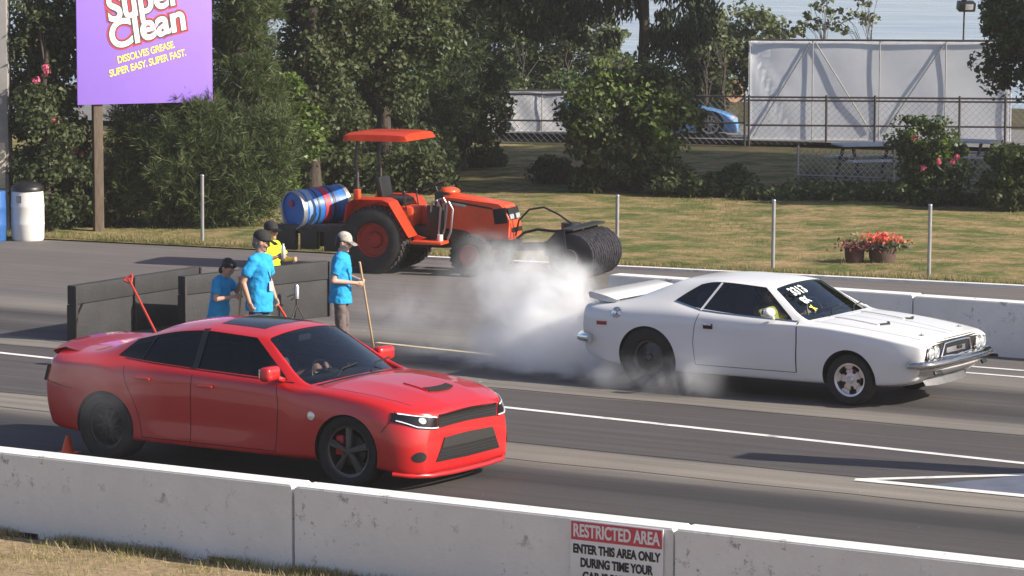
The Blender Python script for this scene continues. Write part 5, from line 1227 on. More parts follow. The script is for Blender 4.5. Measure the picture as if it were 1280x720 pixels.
def clumps_of(lobes, k, rmin, rmax, rg, shell=.35):
    """lobes: (x,y,z,rx,ry,rz); returns k clump centres with radii, spread unevenly through them"""
    v = np.array([l[3] * l[4] * l[5] for l in lobes]) ** .67; idx = rg.choice(len(lobes), k, p=v / v.sum()); lb = np.array(lobes)[idx]
    d = unit(rg.normal(size=(k, 3))); rad = (shell + (1 - shell) * rg.uniform(0, 1, k) ** .6)[:, None]
    c = lb[:, :3] + d * rad * lb[:, 3:] * rg.uniform(.86, 1.12, (k, 1)); return c, rg.uniform(rmin, rmax, k)
def foliage(name, m, parent, lobes, k, per, rr, L, W, seed, droop=0.0, flat=.75, shell=.35):
    rg = np.random.default_rng(seed); c, r = clumps_of(lobes, k, *rr, rg, shell); n = k * per
    ci = np.repeat(c, per, 0); ri = np.repeat(r, per)[:, None]; d = unit(rg.normal(size=(n, 3)))
    p = ci + d * ri * (rg.uniform(.25, 1, n) ** .5)[:, None] * np.array([1, 1, flat]); nn = unit(d * .6 + rg.normal(size=(n, 3)) * .55 + np.array([0, 0, .35]))
    return quads(name, leaf_quads(p, nn, L, W, rg, droop), m, parent), c
def needles(name, m, parent, lobes, k, per, rr, L, W, seed, up=.3, shell=.3):
    rg = np.random.default_rng(seed); c, r = clumps_of(lobes, k, *rr, rg, shell)
    tuft = 7; nt = k * per; ci = np.repeat(c, per, 0); ri = np.repeat(r, per)[:, None]; d = unit(rg.normal(size=(nt, 3)) + np.array([0, 0, up]))
    base = ci + d * ri * rg.uniform(.3, 1, (nt, 1)); ax = unit(d + np.array([0, 0, up]))
    B = np.repeat(base, tuft, 0); A = unit(np.repeat(ax, tuft, 0) + rg.normal(size=(nt * tuft, 3)) * .5); n = len(B)
    s = unit(np.cross(A, rg.normal(size=(n, 3)))); l = (L * rg.uniform(.6, 1.25, n))[:, None]; w = W
    return quads(name, np.stack([B - s * w * .5, B + s * w * .5, B + A * l + s * w * .15, B + A * l - s * w * .15], 1), m, parent), c
def trunk(parent, h, r0, r1, seed, limbs=(), lean=(0, 0), m=None, name="trunk"):
    rg = random.Random(seed); bm = NB(); pts = []; k = 9
    for i in range(k):
        f = i / (k - 1); pts.append(V3((lean[0] * f + .06 * rg.uniform(-1, 1) * (i > 0), lean[1] * f + .06 * rg.uniform(-1, 1) * (i > 0), h * f - .1 * (i == 0))))
    tube(bm, pts, [lerp(r0, r1, i / (k - 1)) * (1.35 if i == 0 else 1) for i in range(k)], 10)
    for c in limbs:
        c = V3(c); z = min(h * .95, max(h * .25, c.z * rg.uniform(.55, .8))); f = z / h; p = V3((lean[0] * f, lean[1] * f, z)); q = p.lerp(c, .55) + V3((0, 0, .08 * (c - p).length))
        r = lerp(r0, r1, f) * .5; tube(bm, [p, q, c], [r, r * .6, .012], 6)
    return obj(name, bm, m or M['bark'], parent)
def plant_root(name, label, cat, px, py, group=None, at=None):
    b = at if at is not None else G(px, py); return thing(name, label, cat, b, PSI, group), SC(b)
def pick(c, n, seed):
    rg = np.random.default_rng(seed); return [tuple(c[i]) for i in rg.choice(len(c), min(n, len(c)), replace=False)]
def lobes_px(base, s, L):
    """lobes given as photo offsets: (px, py, rx px, rz px, depth m, depth radius m)"""
    return [((x - base[0]) / s, dp, (base[1] - y) / s, rx / s, dr, rz / s) for (x, y, rx, rz, dp, dr) in L]

def bush(name, label, cat, base, lobes, kind, seed, k=40, per=110, L=.11, W=.07, rr=(.16, .34), m='leaf_mid', trunk_h=None, r0=.07, group=None, crown="crown", second=None, droop=0, limbs=14, shell=.35):
    t, s = plant_root(name, label, cat, *base, group=group); lb = lobes_px(base, s, lobes)
    if kind == 'leaf': o, c = foliage(crown, M[m], t, lb, k, per, rr, L, W, seed, droop, shell=shell)
    else: o, c = needles(crown, M[m], t, lb, k, per, rr, L, W, seed, shell=shell)
    if second:
        m2, k2, per2, lobes2 = second; foliage("sunlit_leaves" if False else "lit_leaves", M[m2], t, lobes_px(base, s, lobes2), k2, per2, rr, L, W, seed + 1, droop, shell=.6)  # lighter leaf colour stands in for sunlight on parts of the crown
    trunk(t, trunk_h or .6, r0, r0 * .5, seed, pick(c, limbs, seed))
    return t, s, lb
def blossoms(t, s, base, spots, m, n=26, r=.07, size=.055, name="blossom"):
    rg = np.random.default_rng(len(spots) * 7 + n)
    for (x, y, dp) in spots:
        c = np.array([(x - base[0]) / s, dp, (base[1] - y) / s]); d = unit(rg.normal(size=(n, 3))); P = c + d * r * rg.uniform(.3, 1, (n, 1)); quads(name, leaf_quads(P, d, size, size, rg), M[m], t)

# left corner: dark shrubs round the board
b = (58, 292); t, s, lb = bush("shrub", "dark shrub with pink flowers left of the purple board", "shrub", b, [(60, 235, 52, 60, .4, .8), (55, 130, 50, 75, .6, .8), (70, 20, 55, 70, .8, .9), (40, 70, 40, 70, .9, .8), (58, 150, 36, 90, -.2, .3), (45, -70, 60, 60, 1, 1)], 'leaf', 11, 210, 130, .10, .065, (.2, .4), 'leaf_dark', 3.2, .09)
blossoms(t, s, b, [(62, 90, -.25), (64, 84, -.3), (50, 100, -.3), (72, 150, -.2)], 'petal_pink', 20, .09, .06)
b = (104, 283); t, s, lb = bush("shrub", "thin shrub with red leaves against the wooden post", "shrub", b, [(100, 225, 20, 42, .2, .3), (98, 170, 16, 25, .2, .3)], 'leaf', 12, 24, 60, .09, .06, (.12, .22), 'leaf_dark', 1.2, .03)
blossoms(t, s, b, [(97, 186, -.15), (104, 192, -.15)], 'petal_pink', 18, .06, .06, "red_leaf_tuft")
b = (228, 287); bush("pine_bush", "broad soft green pine bush under the purple board", "pine bush", b, [(175, 225, 50, 60, .35, .6), (235, 205, 75, 75, .1, .7), (300, 215, 62, 62, .3, .8), (335, 185, 32, 45, .5, .7), (270, 255, 75, 30, .1, .6), (180, 165, 45, 40, .45, .5), (240, 150, 40, 26, .05, .4)], 'needle', 13, 400, 34, .17, .015, (.16, .34), 'needle', 1.4, .10)
b = (300, 268); bush("pine_tree", "tall feathery pine rising behind the purple board", "pine tree", b, [(292, 95, 38, 75, .4, .7), (305, 0, 48, 70, .4, .9), (320, 110, 30, 50, .2, .6), (200, -25, 60, 40, .8, .8), (130, 25, 34, 50, .8, .5), (290, -110, 70, 70, .5, 1.), (300, 165, 45, 50, .6, .7)], 'needle', 14, 380, 34, .18, .015, (.18, .36), 'needle', 5.2, .14)
b = (352, 262); bush("shrub", "bright green leafy vine beside the pine bush", "shrub", b, [(352, 130, 30, 50, .0, .4), (375, 165, 28, 40, .1, .4), (345, 205, 25, 40, .2, .4)], 'leaf', 15, 46, 80, .13, .08, (.14, .28), 'leaf_light', 1.8, .05)
# dark trees behind the tractor
b = (392, 247); bush("evergreen_tree", "dark evergreen between the pine and the tractor canopy", "tree", b, [(385, 90, 60, 65, .8, 1.1), (420, 20, 70, 60, .9, 1.2), (360, -30, 70, 60, 1, 1.2), (410, 160, 50, 50, .6, .8), (390, 205, 50, 36, .8, .8), (392, 120, 38, 80, -.4, .4), (390, -100, 90, 70, 1, 1.4)], 'leaf', 16, 340, 120, .12, .07, (.22, .42), 'leaf_dark', 5.4, .16)
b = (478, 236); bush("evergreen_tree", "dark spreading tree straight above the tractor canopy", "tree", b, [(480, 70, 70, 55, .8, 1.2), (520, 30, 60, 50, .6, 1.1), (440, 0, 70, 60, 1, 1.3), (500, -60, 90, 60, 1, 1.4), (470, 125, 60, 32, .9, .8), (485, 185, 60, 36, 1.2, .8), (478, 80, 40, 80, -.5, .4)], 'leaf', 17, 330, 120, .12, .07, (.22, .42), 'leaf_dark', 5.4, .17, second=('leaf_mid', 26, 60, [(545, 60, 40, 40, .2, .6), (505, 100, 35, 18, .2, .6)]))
b = (548, 222); bush("evergreen_tree", "dark cedar right of the tractor canopy, its top out of view", "tree", b, [(585, 50, 50, 60, .9, 1.0), (560, 0, 65, 55, .9, 1.2), (610, -30, 60, 55, 1, 1.2), (560, -100, 90, 60, 1, 1.4), (575, 100, 55, 40, 1.2, .8), (550, 100, 38, 80, -.5, .4)], 'needle', 18, 420, 34, .17, .02, (.2, .4), 'needle_dark', 5.6, .17)
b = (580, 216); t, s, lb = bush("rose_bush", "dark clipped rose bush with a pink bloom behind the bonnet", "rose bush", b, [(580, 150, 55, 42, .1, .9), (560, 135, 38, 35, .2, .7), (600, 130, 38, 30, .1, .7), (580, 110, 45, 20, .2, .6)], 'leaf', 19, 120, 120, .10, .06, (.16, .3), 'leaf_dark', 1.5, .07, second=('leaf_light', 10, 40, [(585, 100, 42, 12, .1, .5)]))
blossoms(t, s, b, [(588, 99, -.5), (592, 96, -.5)], 'petal_pink', 24, .09, .07)
for i, (x, y) in enumerate(((612, 205), (545, 212), (430, 226))):                  # ground plants in the shade
    b = (x, y + 8); bush("shrub", ["low dark shrub right of the rose bush stem", "low dark shrub left of the rose bush stem", "low dark shrub seen between drum and canopy post"][i], "shrub", b, [(x, y - 6, 28, 14, .1, .5)], 'leaf', 20 + i, 20, 80, .11, .06, (.12, .22), 'leaf_dark', .3, .03, limbs=5)
# round bush in front of the tall conifer
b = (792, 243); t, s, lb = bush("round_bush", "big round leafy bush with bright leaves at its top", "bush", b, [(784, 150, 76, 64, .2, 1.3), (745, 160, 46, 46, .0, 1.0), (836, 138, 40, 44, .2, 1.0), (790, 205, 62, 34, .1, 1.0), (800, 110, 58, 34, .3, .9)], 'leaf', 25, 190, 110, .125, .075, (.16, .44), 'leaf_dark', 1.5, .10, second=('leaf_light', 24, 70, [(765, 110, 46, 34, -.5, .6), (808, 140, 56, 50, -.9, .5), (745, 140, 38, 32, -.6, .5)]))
for i, (x, y, r) in enumerate(((735, 232, 28), (850, 236, 34), (905, 236, 34), (690, 222, 22))):
    b = (x, y + 12); bush("shrub", ["low shrub at the left foot of the round bush", "low shrub at the right foot of the round bush", "low shrub farthest right of the round bush's foot", "low shrub out on the shaded lawn left of the round bush"][i], "shrub", b, [(x, y - 4, r, 20, .1, .6)], 'leaf', 26 + i, 30, 90, .13, .06, (.12, .26), 'leaf_dark', .4, .03, limbs=6)
b = (802, 219); t, s = plant_root("conifer_tree", "tall conifer with a bare trunk and drooping boughs above the round bush", "tree", *b); lb = lobes_px(b, s, [(690, 25, 50, 34, .3, .9), (740, 0, 60, 30, .2, 1.0), (850, 15, 36, 45, .2, .8), (800, -50, 110, 50, .2, 1.5), (650, 0, 50, 40, .4, .8), (800, -140, 130, 70, .2, 1.8), (830, 60, 26, 24, .1, .5), (800, -260, 90, 90, .2, 1.3), (760, 40, 20, 22, 0, .4)])
o, c = foliage("crown", M['needle_dark'], t, lb, 330, 150, (.2, .46), .17, .05, 33, droop=1.2)
trunk(t, 8.5, .15, .06, 33, [p for p in pick(c, 60, 33) if p[2] > 3.6][:9])
# along the river, thin and pale
for i, (x, w_, top, m_, k) in enumerate(((655, 42, 60, 'leaf_mid', 44), (708, 44, 70, 'leaf_pale', 48), (762, 36, 58, 'leaf_pale', 36), (905, 34, 56, 'leaf_pale', 44), (962, 40, 50, 'leaf_pale', 46), (884, 22, 80, 'leaf_mid', 26))):
    b = (x, 163); bush("sapling", ["green sapling by the river left of the pale saplings", "pale riverside sapling above the white tarp", "pale riverside sapling left of the conifer trunk", "pale riverside sapling above the blue car", "pale riverside sapling at the left end of the tarp screen", "green sapling between the round bush and the brown log"][i], "sapling", b,
        [(x, top + 18, w_, 36, 3.0, .9), (x - 8, top - 14, w_ * .8, 26, 3.0, .8), (x + 6, top + 50, w_ * 1.1, 34, 3.0, .8)], 'leaf', 40 + i, k * 2, 60, .15, .09, (.2, .42), m_, 2.1, .035, shell=.2, limbs=10)
for i, (x, y) in enumerate(((1030, 22), (1085, 14))):
    b = (x, 163); bush("sapling", ["thin sapling tips against the water, left pair", "thin sapling tips against the water, right pair"][i], "sapling", b, [(x, y + 8, 34, 16, 3.0, .4), (x - 22, y + 26, 20, 12, 3, .3), (x + 12, y - 14, 20, 14, 3, .3)], 'leaf', 50 + i, 22, 11, .17, .11, (.10, .24), 'leaf_pale', 2.6, .03, limbs=16, shell=.1)
# right side
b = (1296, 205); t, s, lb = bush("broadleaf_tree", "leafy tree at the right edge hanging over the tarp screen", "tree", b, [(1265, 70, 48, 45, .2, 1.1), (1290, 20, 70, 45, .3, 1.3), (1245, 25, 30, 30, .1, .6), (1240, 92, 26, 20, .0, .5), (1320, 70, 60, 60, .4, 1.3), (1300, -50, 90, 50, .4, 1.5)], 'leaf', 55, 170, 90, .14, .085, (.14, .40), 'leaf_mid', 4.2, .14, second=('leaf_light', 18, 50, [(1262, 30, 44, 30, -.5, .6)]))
b = (1266, 266); bush("shrub", "dark rounded shrub at the right edge behind the lawn", "shrub", b, [(1264, 220, 34, 42, .1, .6), (1285, 225, 36, 44, .2, .6), (1250, 240, 24, 24, .0, .5)], 'leaf', 56, 90, 110, .11, .07, (.12, .26), 'leaf_dark', 1.1, .05, second=('leaf_mid', 20, 70, [(1268, 200, 32, 24, -.3, .4)]))
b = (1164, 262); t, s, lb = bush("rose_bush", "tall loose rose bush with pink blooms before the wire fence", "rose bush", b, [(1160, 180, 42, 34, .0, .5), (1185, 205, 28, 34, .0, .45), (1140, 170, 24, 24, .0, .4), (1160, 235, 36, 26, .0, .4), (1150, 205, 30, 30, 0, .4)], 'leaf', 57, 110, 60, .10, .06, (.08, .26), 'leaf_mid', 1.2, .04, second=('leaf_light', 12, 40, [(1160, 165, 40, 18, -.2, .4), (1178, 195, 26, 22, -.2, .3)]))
blossoms(t, s, b, [(1138, 169, -.4), (1191, 194, -.45), (1170, 200, -.4), (1150, 208, -.4), (1186, 200, -.4)], 'petal_pink', 22, .065, .06)
b = (1018, 246); t, s = plant_root("dry_plant", "dry straw coloured plant against the wire fence", "plant", *b)
needles("stalks", M['dry_leaf'], t, lobes_px(b, s, [(1018, 226, 13, 16, 0, .2)]), 26, 16, (.05, .12), .20, .014, 58, up=1.2)
rg = np.random.default_rng(60); C = []
for x in np.arange(930, 1245, 3.2):
    for q in range(9):
        g_ = G(x + rg.uniform(-2, 2), 250 + 8 * (x - 930) / 300 + rg.uniform(-4, 3)); C.append((g_.x, g_.y, rg.uniform(.02, .34 if 985 < x < 1130 else .2)))
C = np.array(C); C = np.repeat(C, 7, 0) + rg.normal(size=(len(C) * 7, 3)) * np.array([.08, .08, .05])
tag(quads("ground_cover", leaf_quads(C, unit(rg.normal(size=C.shape) + np.array([0, -.3, .6])), .12, .08, rg), M['leaf_dark']), "low dark leafy ground cover along the wire fence", kind='stuff')
# two tall trees outside the picture at right; their shade lies on the back of the lawn
def far_tree(label, loc, h, rad, seed):
    t = thing("shade_tree", label, "tree", loc, PSI)
    o, c = foliage("crown", M['leaf_mid'], t, [(0, 0, h * .68, rad, rad, h * .30), (rad * .5, .4, h * .5, rad * .7, rad * .7, h * .2), (-rad * .5, -.3, h * .55, rad * .7, rad * .7, h * .22), (0, 0, h * .38, rad * .9, rad * .9, h * .16)], 300, 80, (.35, .75), .28, .18, seed)
    trunk(t, h * .7, .26, .1, seed, pick(c, 20, seed))
for i_, (x, y, h, r_) in enumerate(((-25.0, 62.8, 9.0, 2.6), (-25.2, 66.6, 12.0, 3.0), (-24.8, 70.6, 13.0, 3.2), (-18.5, 64.2, 15.0, 3.4), (-17.5, 69.0, 17.0, 3.6))):
    far_tree(["small shade tree just beyond the right edge behind the lawn", "second shade tree beyond the right edge, behind the small one", "third shade tree beyond the right edge, taller than the first two", "fourth shade tree beyond the right edge, standing farther back", "tallest shade tree farthest beyond the right edge"][i_], (x, y, 0), h, r_, 71 + i_)
def under(name, label, x0, x1, y0, y1, z, n, m, seed):
    rg = np.random.default_rng(seed); C = []
    for _ in range(n):
        g_ = G(rg.uniform(x0, x1), rg.uniform(y0, y1)); hh = z * (.45 + .55 * abs(math.sin(g_.x * 1.9 + g_.y))); C.append((g_.x, g_.y, rg.uniform(.03, 1) ** .7 * hh))
    C = np.repeat(np.array(C), 9, 0); C = C + rg.normal(size=C.shape) * np.array([.12, .12, .07])
    tag(quads(name, leaf_quads(C, unit(rg.normal(size=C.shape) + np.array([0, -.3, .6])), .13, .075, rg), M[m]), label, kind='stuff')
under("undergrowth", "dark tangled undergrowth beneath the trees behind the tractor", 330, 560, 200, 246, 1.0, 6500, 'leaf_dark', 77)
under("undergrowth", "dark undergrowth between the pillar and the pine bush", 12, 150, 262, 288, .7, 2200, 'leaf_dark', 78)
under("undergrowth", "thick pale green growth along the river bank behind the fence", 560, 800, 158, 166, 1.5, 2600, 'leaf_mid', 79)

# grass blades
def blades(name, label, fn, n, L, W, m, seed):
    rg = np.random.default_rng(seed); B = fn(rg, n); n = len(B); A = unit(rg.normal(size=(n, 3)) * .45 + np.array([0, 0, 1])); s_ = unit(np.cross(A, rg.normal(size=(n, 3)))); l = (L * rg.uniform(.4, 1.3, n))[:, None]
    tag(quads(name, np.stack([B - s_ * W * .5, B + s_ * W * .5, B + A * l + s_ * W * .1, B + A * l - s_ * W * .1], 1), M[m]), label, kind='stuff')
def lawn_pts(rg, n):
    x = rg.uniform(-45, -18, n); y = CURB(x) + .1 + rg.uniform(0, 1, n) ** 1.2 * 13; keep = (np.sin(x * 1.7 + y) + np.sin(y * 2.3 - x * .6) + rg.normal(size=n) * .8) > .2
    return np.stack([x, y, np.full(n, .03)], 1)[keep]
blades("lawn_grass", "short dry and green grass tufts on the lawn", lawn_pts, 60000, .07, .010, 'grass', 81)
def verge_pts(rg, n):
    x = rg.uniform(-21.5, -15, n); near = rg.uniform(0, 1, n) < .45; y = 23.08 - np.where(near, rg.uniform(0, .10, n), rg.uniform(0, 1, n) ** 1.4 * 1.4); keep = (np.sin(x * 2.9) + np.sin(x * 7.1 + 2) + rg.normal(size=n) * .9 > -.2)
    return np.stack([x, y, np.full(n, .015)], 1)[keep]
blades("verge_grass", "dry grass and weeds along the foot of the near barrier", verge_pts, 16000, .075, .007, 'grass_near', 82)
def kerb_pts(rg, n):
    x = rg.uniform(-42, -16, n); return np.stack([x, CURB(x) + .08 + rg.uniform(0, .25, n), np.full(n, .03)], 1)
blades("kerb_grass", "ragged grass edge along the kerb", kerb_pts, 9000, .09, .010, 'grass', 83)

# ------------------------------------------------------------------ fences, screens, board
def wire_mesh(bm, p, q, z0, z1, step, r):
    p, q = V3(p), V3(q); d = q - p; L = d.length; d.normalize(); H = z1 - z0; n = V3((-d.y, d.x, 0))
    k = -int(H / step) - 1
    while k * step < L:
        for s in (1, -1):
            a0, a1 = k * step, k * step + H; za, zb = (z0, z1) if s > 0 else (z1, z0)
            if a0 < 0: za = za + (zb - za) * (-a0 / H); a0 = 0
            if a1 > L: zb = za + (zb - za) * ((L - a0) / max(1e-6, a1 - a0)); a1 = L
            if a1 - a0 < .02: continue
            A, B = p + d * a0 + V3((0, 0, za)), p + d * a1 + V3((0, 0, zb)); u = (B - A).normalized(); w_ = u.cross(n) * r; nn = n * r
            f = [bm.verts.new(A + w_), bm.verts.new(A - w_ * .5 + nn * .8), bm.verts.new(A - w_ * .5 - nn * .8), bm.verts.new(B + w_), bm.verts.new(B - w_ * .5 + nn * .8), bm.verts.new(B - w_ * .5 - nn * .8)]
            for i in range(3): bm.faces.new((f[i], f[(i + 1) % 3], f[3 + (i + 1) % 3], f[3 + i]))
        k += 1
def wire_fence(label, p, q, h, posts, rails, step, r, mpost, mwire, pr=.03):
    p, q = V3(p), V3(q); t = thing("wire_fence", label, "fence", p); d = q - p
    bm = NB(); wire_mesh(bm, (0, 0, 0), d, .03, h - .02, step, r); obj("wire_netting", bm, mwire, t, ang=0)
    for f in posts: bm = NB(); cyl(bm, d * f, d * f + V3((0, 0, h + .04)), pr, n=10); ellip(bm, d * f + V3((0, 0, h + .04)), (pr, pr, pr * .8), n=8); obj("post", bm, mpost, t)
    for z in rails: bm = NB(); cyl(bm, V3((0, 0, z)), d + V3((0, 0, z)), pr * .75, n=8); obj("rail", bm, mpost, t)
    return t
fa, fb, fc = G(614, 178), G(932, 182), G(1256, 185); fl = fa + (fa - fb) * .62
wire_fence("dark railed wire fence before the white tarp and the blue car", fl, fb - (fb - fa) * .004, 1.2, [0, .19, .385, .58, .78, 1], [1.19, .55], .16, .0042, M['fence_pipe'], M['wire_dark'])
wire_fence("dark railed wire fence before the tall tarp screen", fb, fc + (fc - fb) * .25, 1.18, [.01, .25, .40, .66, .80, 1], [1.18, 1.10, .50], .16, .004, M['fence_pipe'], M['wire_dark'])
wire_fence("low pale wire fence behind the rose bush", G(992, 247), G(1262, 257), .98, [.02, .47, .98], [.45], .125, .0075, M['steel'], M['wire'], .022)
# tarp screen
def tarp(name, label, p, q, z0, z1, m, uprights, braces, seed, wr=.05, top=True):
    p, q = V3(p), V3(q); t = thing(name, label, "screen", p); d = q - p; n = V3((-d.y, d.x, 0)).normalized(); rg = random.Random(seed)
    bm = NB(); rows = []
    for i in range(61):
        f = i / 60; r = []
        for j in range(25):
            g = j / 24; cr_ = sum(math.exp(-((g - .95 + f * k_) * 14 / (1 + 3 * f)) ** 2) for k_ in (1.2, 2.6, 6.0)) * max(0, 1 - f * 4.5) * 1.6; w_ = wr * (math.sin(f * 22 + g * 3) * .35 + math.sin(f * 9 - g * 4) * .5 + cr_) * math.sin(math.pi * min(1, max(0, g))) ** .5
            r.append(d * f + n * w_ + V3((0, 0, lerp(z0, z1, g))))
        rows.append(r)
    sheet(bm, rows); bmesh.ops.solidify(bm, geom=bm.faces[:], thickness=.004); obj("fabric", bm, m, t, ang=0)
    for f in uprights: bm = NB(); cyl(bm, d * f - n * .05, d * f - n * .05 + V3((0, 0, z1)), .016, n=8); obj("upright", bm, M['steel'], t)
    for f0, g0, f1, g1 in braces: bm = NB(); cyl(bm, d * f0 - n * .045 + V3((0, 0, lerp(z0, z1, g0))), d * f1 - n * .045 + V3((0, 0, lerp(z0, z1, g1))), .017, n=8); obj("brace", bm, M['steel'], t)
    if top: bm = NB(); cyl(bm, V3((0, 0, z1 + .01)) - n * .06, d - n * .06 + V3((0, 0, z1 + .01)), .025, n=8); obj("top_rail", bm, M['fence_pipe'], t)
    return t
off = (fc - fb).normalized(); nn_ = V3((-off.y, off.x, 0))
tarp("tarp_screen", "tall pale tarp screen on a braced frame by the river", fb + nn_ * .9, fc + nn_ * .9 + off * .15, .05, 2.52, M['tarp_blue'], [.005, .245, .5, .75, .995], [(.02, .05, .235, .98), (.255, .98, .47, .1), (.745, .98, .52, .1)], 3, .03)
ta = G(600, 172); tb = G(742, 172); tarp("tarp_screen", "low white tarp behind the wire fence left of the round bush", ta + nn_ * 1.0, tb + nn_ * 1.0, .08, 1.12, M['tarp'], [.01, .5, .99], [(.06, .9, .3, .1)], 5, .05, True)
# flood light
fp = AT(1200, 178, fb + nn_ * .3); fp.z = 0; t = thing("flood_light", "black flood light on a thin pole before the tarp screen", "lamp", fp, PSI)
bm = NB(); tube(bm, [(0, 0, 0), (.03, 0, 1.7), (.06, 0, 3.3)], .022, 8); obj("pole", bm, M['dark_steel'], t)
bm = NB(); box(bm, (.10, 0, 3.36), (.42, .26, .22), rot=(.3, 0, .2), bev=.03); box(bm, (.05, 0, 3.50), (.12, .1, .1), bev=.02); obj("lamp_head", bm, M['black_trim'], t)
bm = NB(); box(bm, (.16, -.13, 3.34), (.2, .02, .14), rot=(.3, 0, .2), bev=.005); obj("lamp_glass", bm, M['lens'], t)
# board
pb = G(125, 292); BR = R(58); t = thing("billboard", "purple billboard with white and yellow lettering on wooden posts", "billboard", pb, BR)
BW, BZ, BH = 2.5, 2.27, 2.7; bx = .86
for x in (0, 1.72): bm = NB(); box(bm, (x, .07, 1.9), (.17, .13, 4.1), bev=.012); obj("post", bm, M['wood_post'], t)
bm = NB(); box(bm, (bx, -.02, BZ + BH / 2), (BW, .04, BH), bev=.004); obj("panel", bm, M['purple'], t)
for z in (BZ + .1, BZ + BH - .2): bm = NB(); box(bm, (bx, .02 + .03, z), (BW - .1, .05, .09)); obj("batten", bm, M['wood_post'], t)
def on_board(s, px, py, h, wid, m, off, y, ang=14, shear=.12):
    sc = SC(pb); x = (px - 125) / sc / math.cos(BR - PSI); z = (292 - py) / sc
    me = text_mesh(s, h, off, .0015, shear, .92 if off < .01 else 1.0); me.materials.clear(); me.materials.append(m); o = link("lettering", me, t)
    xs = [v.co.x for v in me.vertices]; k = (wid / sc / math.cos(BR - PSI) + 2 * off * 0) / (max(xs) - min(xs)); k0 = on_board.k = k if off < .03 else on_board.k
    o.location = (x, -.043 - y, z); o.rotation_euler = (math.pi / 2, -R(ang), 0); o.scale = (k0, 1, 1)
for s_, px, py, h, wd in (("Super", 178, 3, .66, 92), ("Clean", 182, 36, .66, 92)):
    on_board(s_, px, py, h, wd, M['cream'], .018, .008); on_board(s_, px, py, h, wd, M['brown_ink'], .044, .005); on_board(s_, px, py, h, wd, M['red_ink'], .062, .002)
on_board("DISSOLVES GREASE.", 181, 67, .17, 70, M['yellow_ink'], .003, .002); on_board("SUPER EASY. SUPER FAST.", 183, 80.5, .17, 94, M['yellow_ink'], .003, .002)
# left corner: pillar and barrels
pp = G(-14, 291); t = thing("pillar", "grey concrete pillar with a cream stone face at the left edge", "pillar", pp, PSI)
bm = NB(); box(bm, (0, .1, 3.2), (.78, .5, 6.4), bev=.01); obj("shaft", bm, M['pillar'], t)
bm = NB(); box(bm, (-.06, -.17, 1.2), (.80, .06, .80), bev=.01); obj("stone_face", bm, M['stone'], t)
def barrel(label, loc, r, h, m, lid):
    t = thing("barrel", label, "barrel", loc); bm = NB(); lathe(bm, [(0, 0), (r * .92, 0), (r * .97, .03), (r, h * .3), (r * 1.02, h * .33), (r, h * .36), (r, h * .64), (r * 1.02, h * .67), (r, h * .70), (r * .95, h * .97), (r * .93, h), (0, h)], None, 36); obj("drum_body", bm, m, t)
    if lid: bm = NB(); lathe(bm, [(r * .99, h - .03), (r * 1.0, h + .01), (r * .93, h + .05), (r * .6, h + .11), (.10, h + .14), (0, h + .14)], None, 36); obj("lid", bm, M['black_trim'], t)
    bm = NB(); box(bm, (r * .2, -r * 1.0, h * .82), (.10, .008, .12), rot=(0, 0, .2)); obj("sticker", bm, M['steel'], t) if lid else bm.free()
barrel("white plastic barrel with a domed black lid beside the pillar", G(35, 300), .285, .88, M['white_plastic'], True)
barrel("blue plastic barrel cut by the left edge beside the white one", G(-12, 301), .285, .86, M['blue_plastic'], False)
# kerb posts
for (x, y, top), lb_ in zip(((253, 305, 219), (771, 331, 244), (966, 338, 250), (1161, 350, 256)), ("thin grey post before the pine bush", "thin grey post just right of the roller broom", "thin grey post behind the white car's roof", "thin grey post right of the two flower pots")):
    g_ = G(x, y); s = SC(g_); t = thing("fence_post", lb_, "post", g_, 0, "thin grey posts along the lawn's edge"); h = (y - top) / s
    bm = NB(); cyl(bm, (0, 0, -.05), (.01, 0, h), .03, n=12); obj("pipe", bm, M['steel'], t); bm = NB(); ellip(bm, (.01, 0, h), (.034, .034, .02), n=10); obj("cap", bm, M['alloy'], t)
# flower tubs
def tub(label, loc, r, h, m, sets, seed):
    t = thing("flower_pot", label, "flower pot", loc); bm = NB(); lathe(bm, [(0, 0), (r * .78, 0), (r * .96, h * .5), (r, h), (r * 1.04, h), (r * 1.04, h + .02), (r * .92, h + .02), (r * .9, h - .04), (0, h - .04)], None, 28); obj("pot", bm, m, t)
    if r > .2:
        for z in (.25, .75): bm = NB(); rr = r * lerp(.79, .99, z) + .004; lathe(bm, [(rr, h * z - .012), (rr, h * z + .012), (rr - .01, h * z + .012), (rr - .01, h * z - .012)], None, 28, close=True); obj("hoop", bm, M['dark_steel'], t)
    rg = np.random.default_rng(seed)
    for nm, mm, n, z0, z1, R_, sz, ox in sets:
        P = np.stack([rg.normal(size=n) * R_ * .55 + ox, rg.normal(size=n) * R_ * .5, h + rg.uniform(z0, z1, n)], 1); quads(nm, leaf_quads(P, unit(rg.normal(size=(n, 3)) + np.array([0, -.4, .5])), sz, sz * .8, rg), M[mm], t)
tub("wooden half barrel planter with red and violet flowers on the lawn", G(1103, 331), .225, .26, M['pot'], [("leaves", 'leaf_mid', 190, .0, .14, .36, .08, 0), ("red_bloom", 'petal_red', 190, .10, .25, .30, .06, .03), ("violet_bloom", 'petal_violet', 130, -.05, .12, .33, .05, -.1), ("pale_leaves", 'dry_leaf', 40, .02, .12, .2, .05, .2)], 91)
tub("small dark pot with maroon leaves left of the half barrel", G(1068, 331), .16, .26, M['pot_dark'], [("leaves", 'petal_maroon', 200, -.04, .13, .30, .07, .1), ("pink_bloom", 'petal_pink', 26, .04, .14, .2, .04, -.1), ("stalks", 'dry_leaf', 30, .05, .24, .12, .06, 0)], 92)
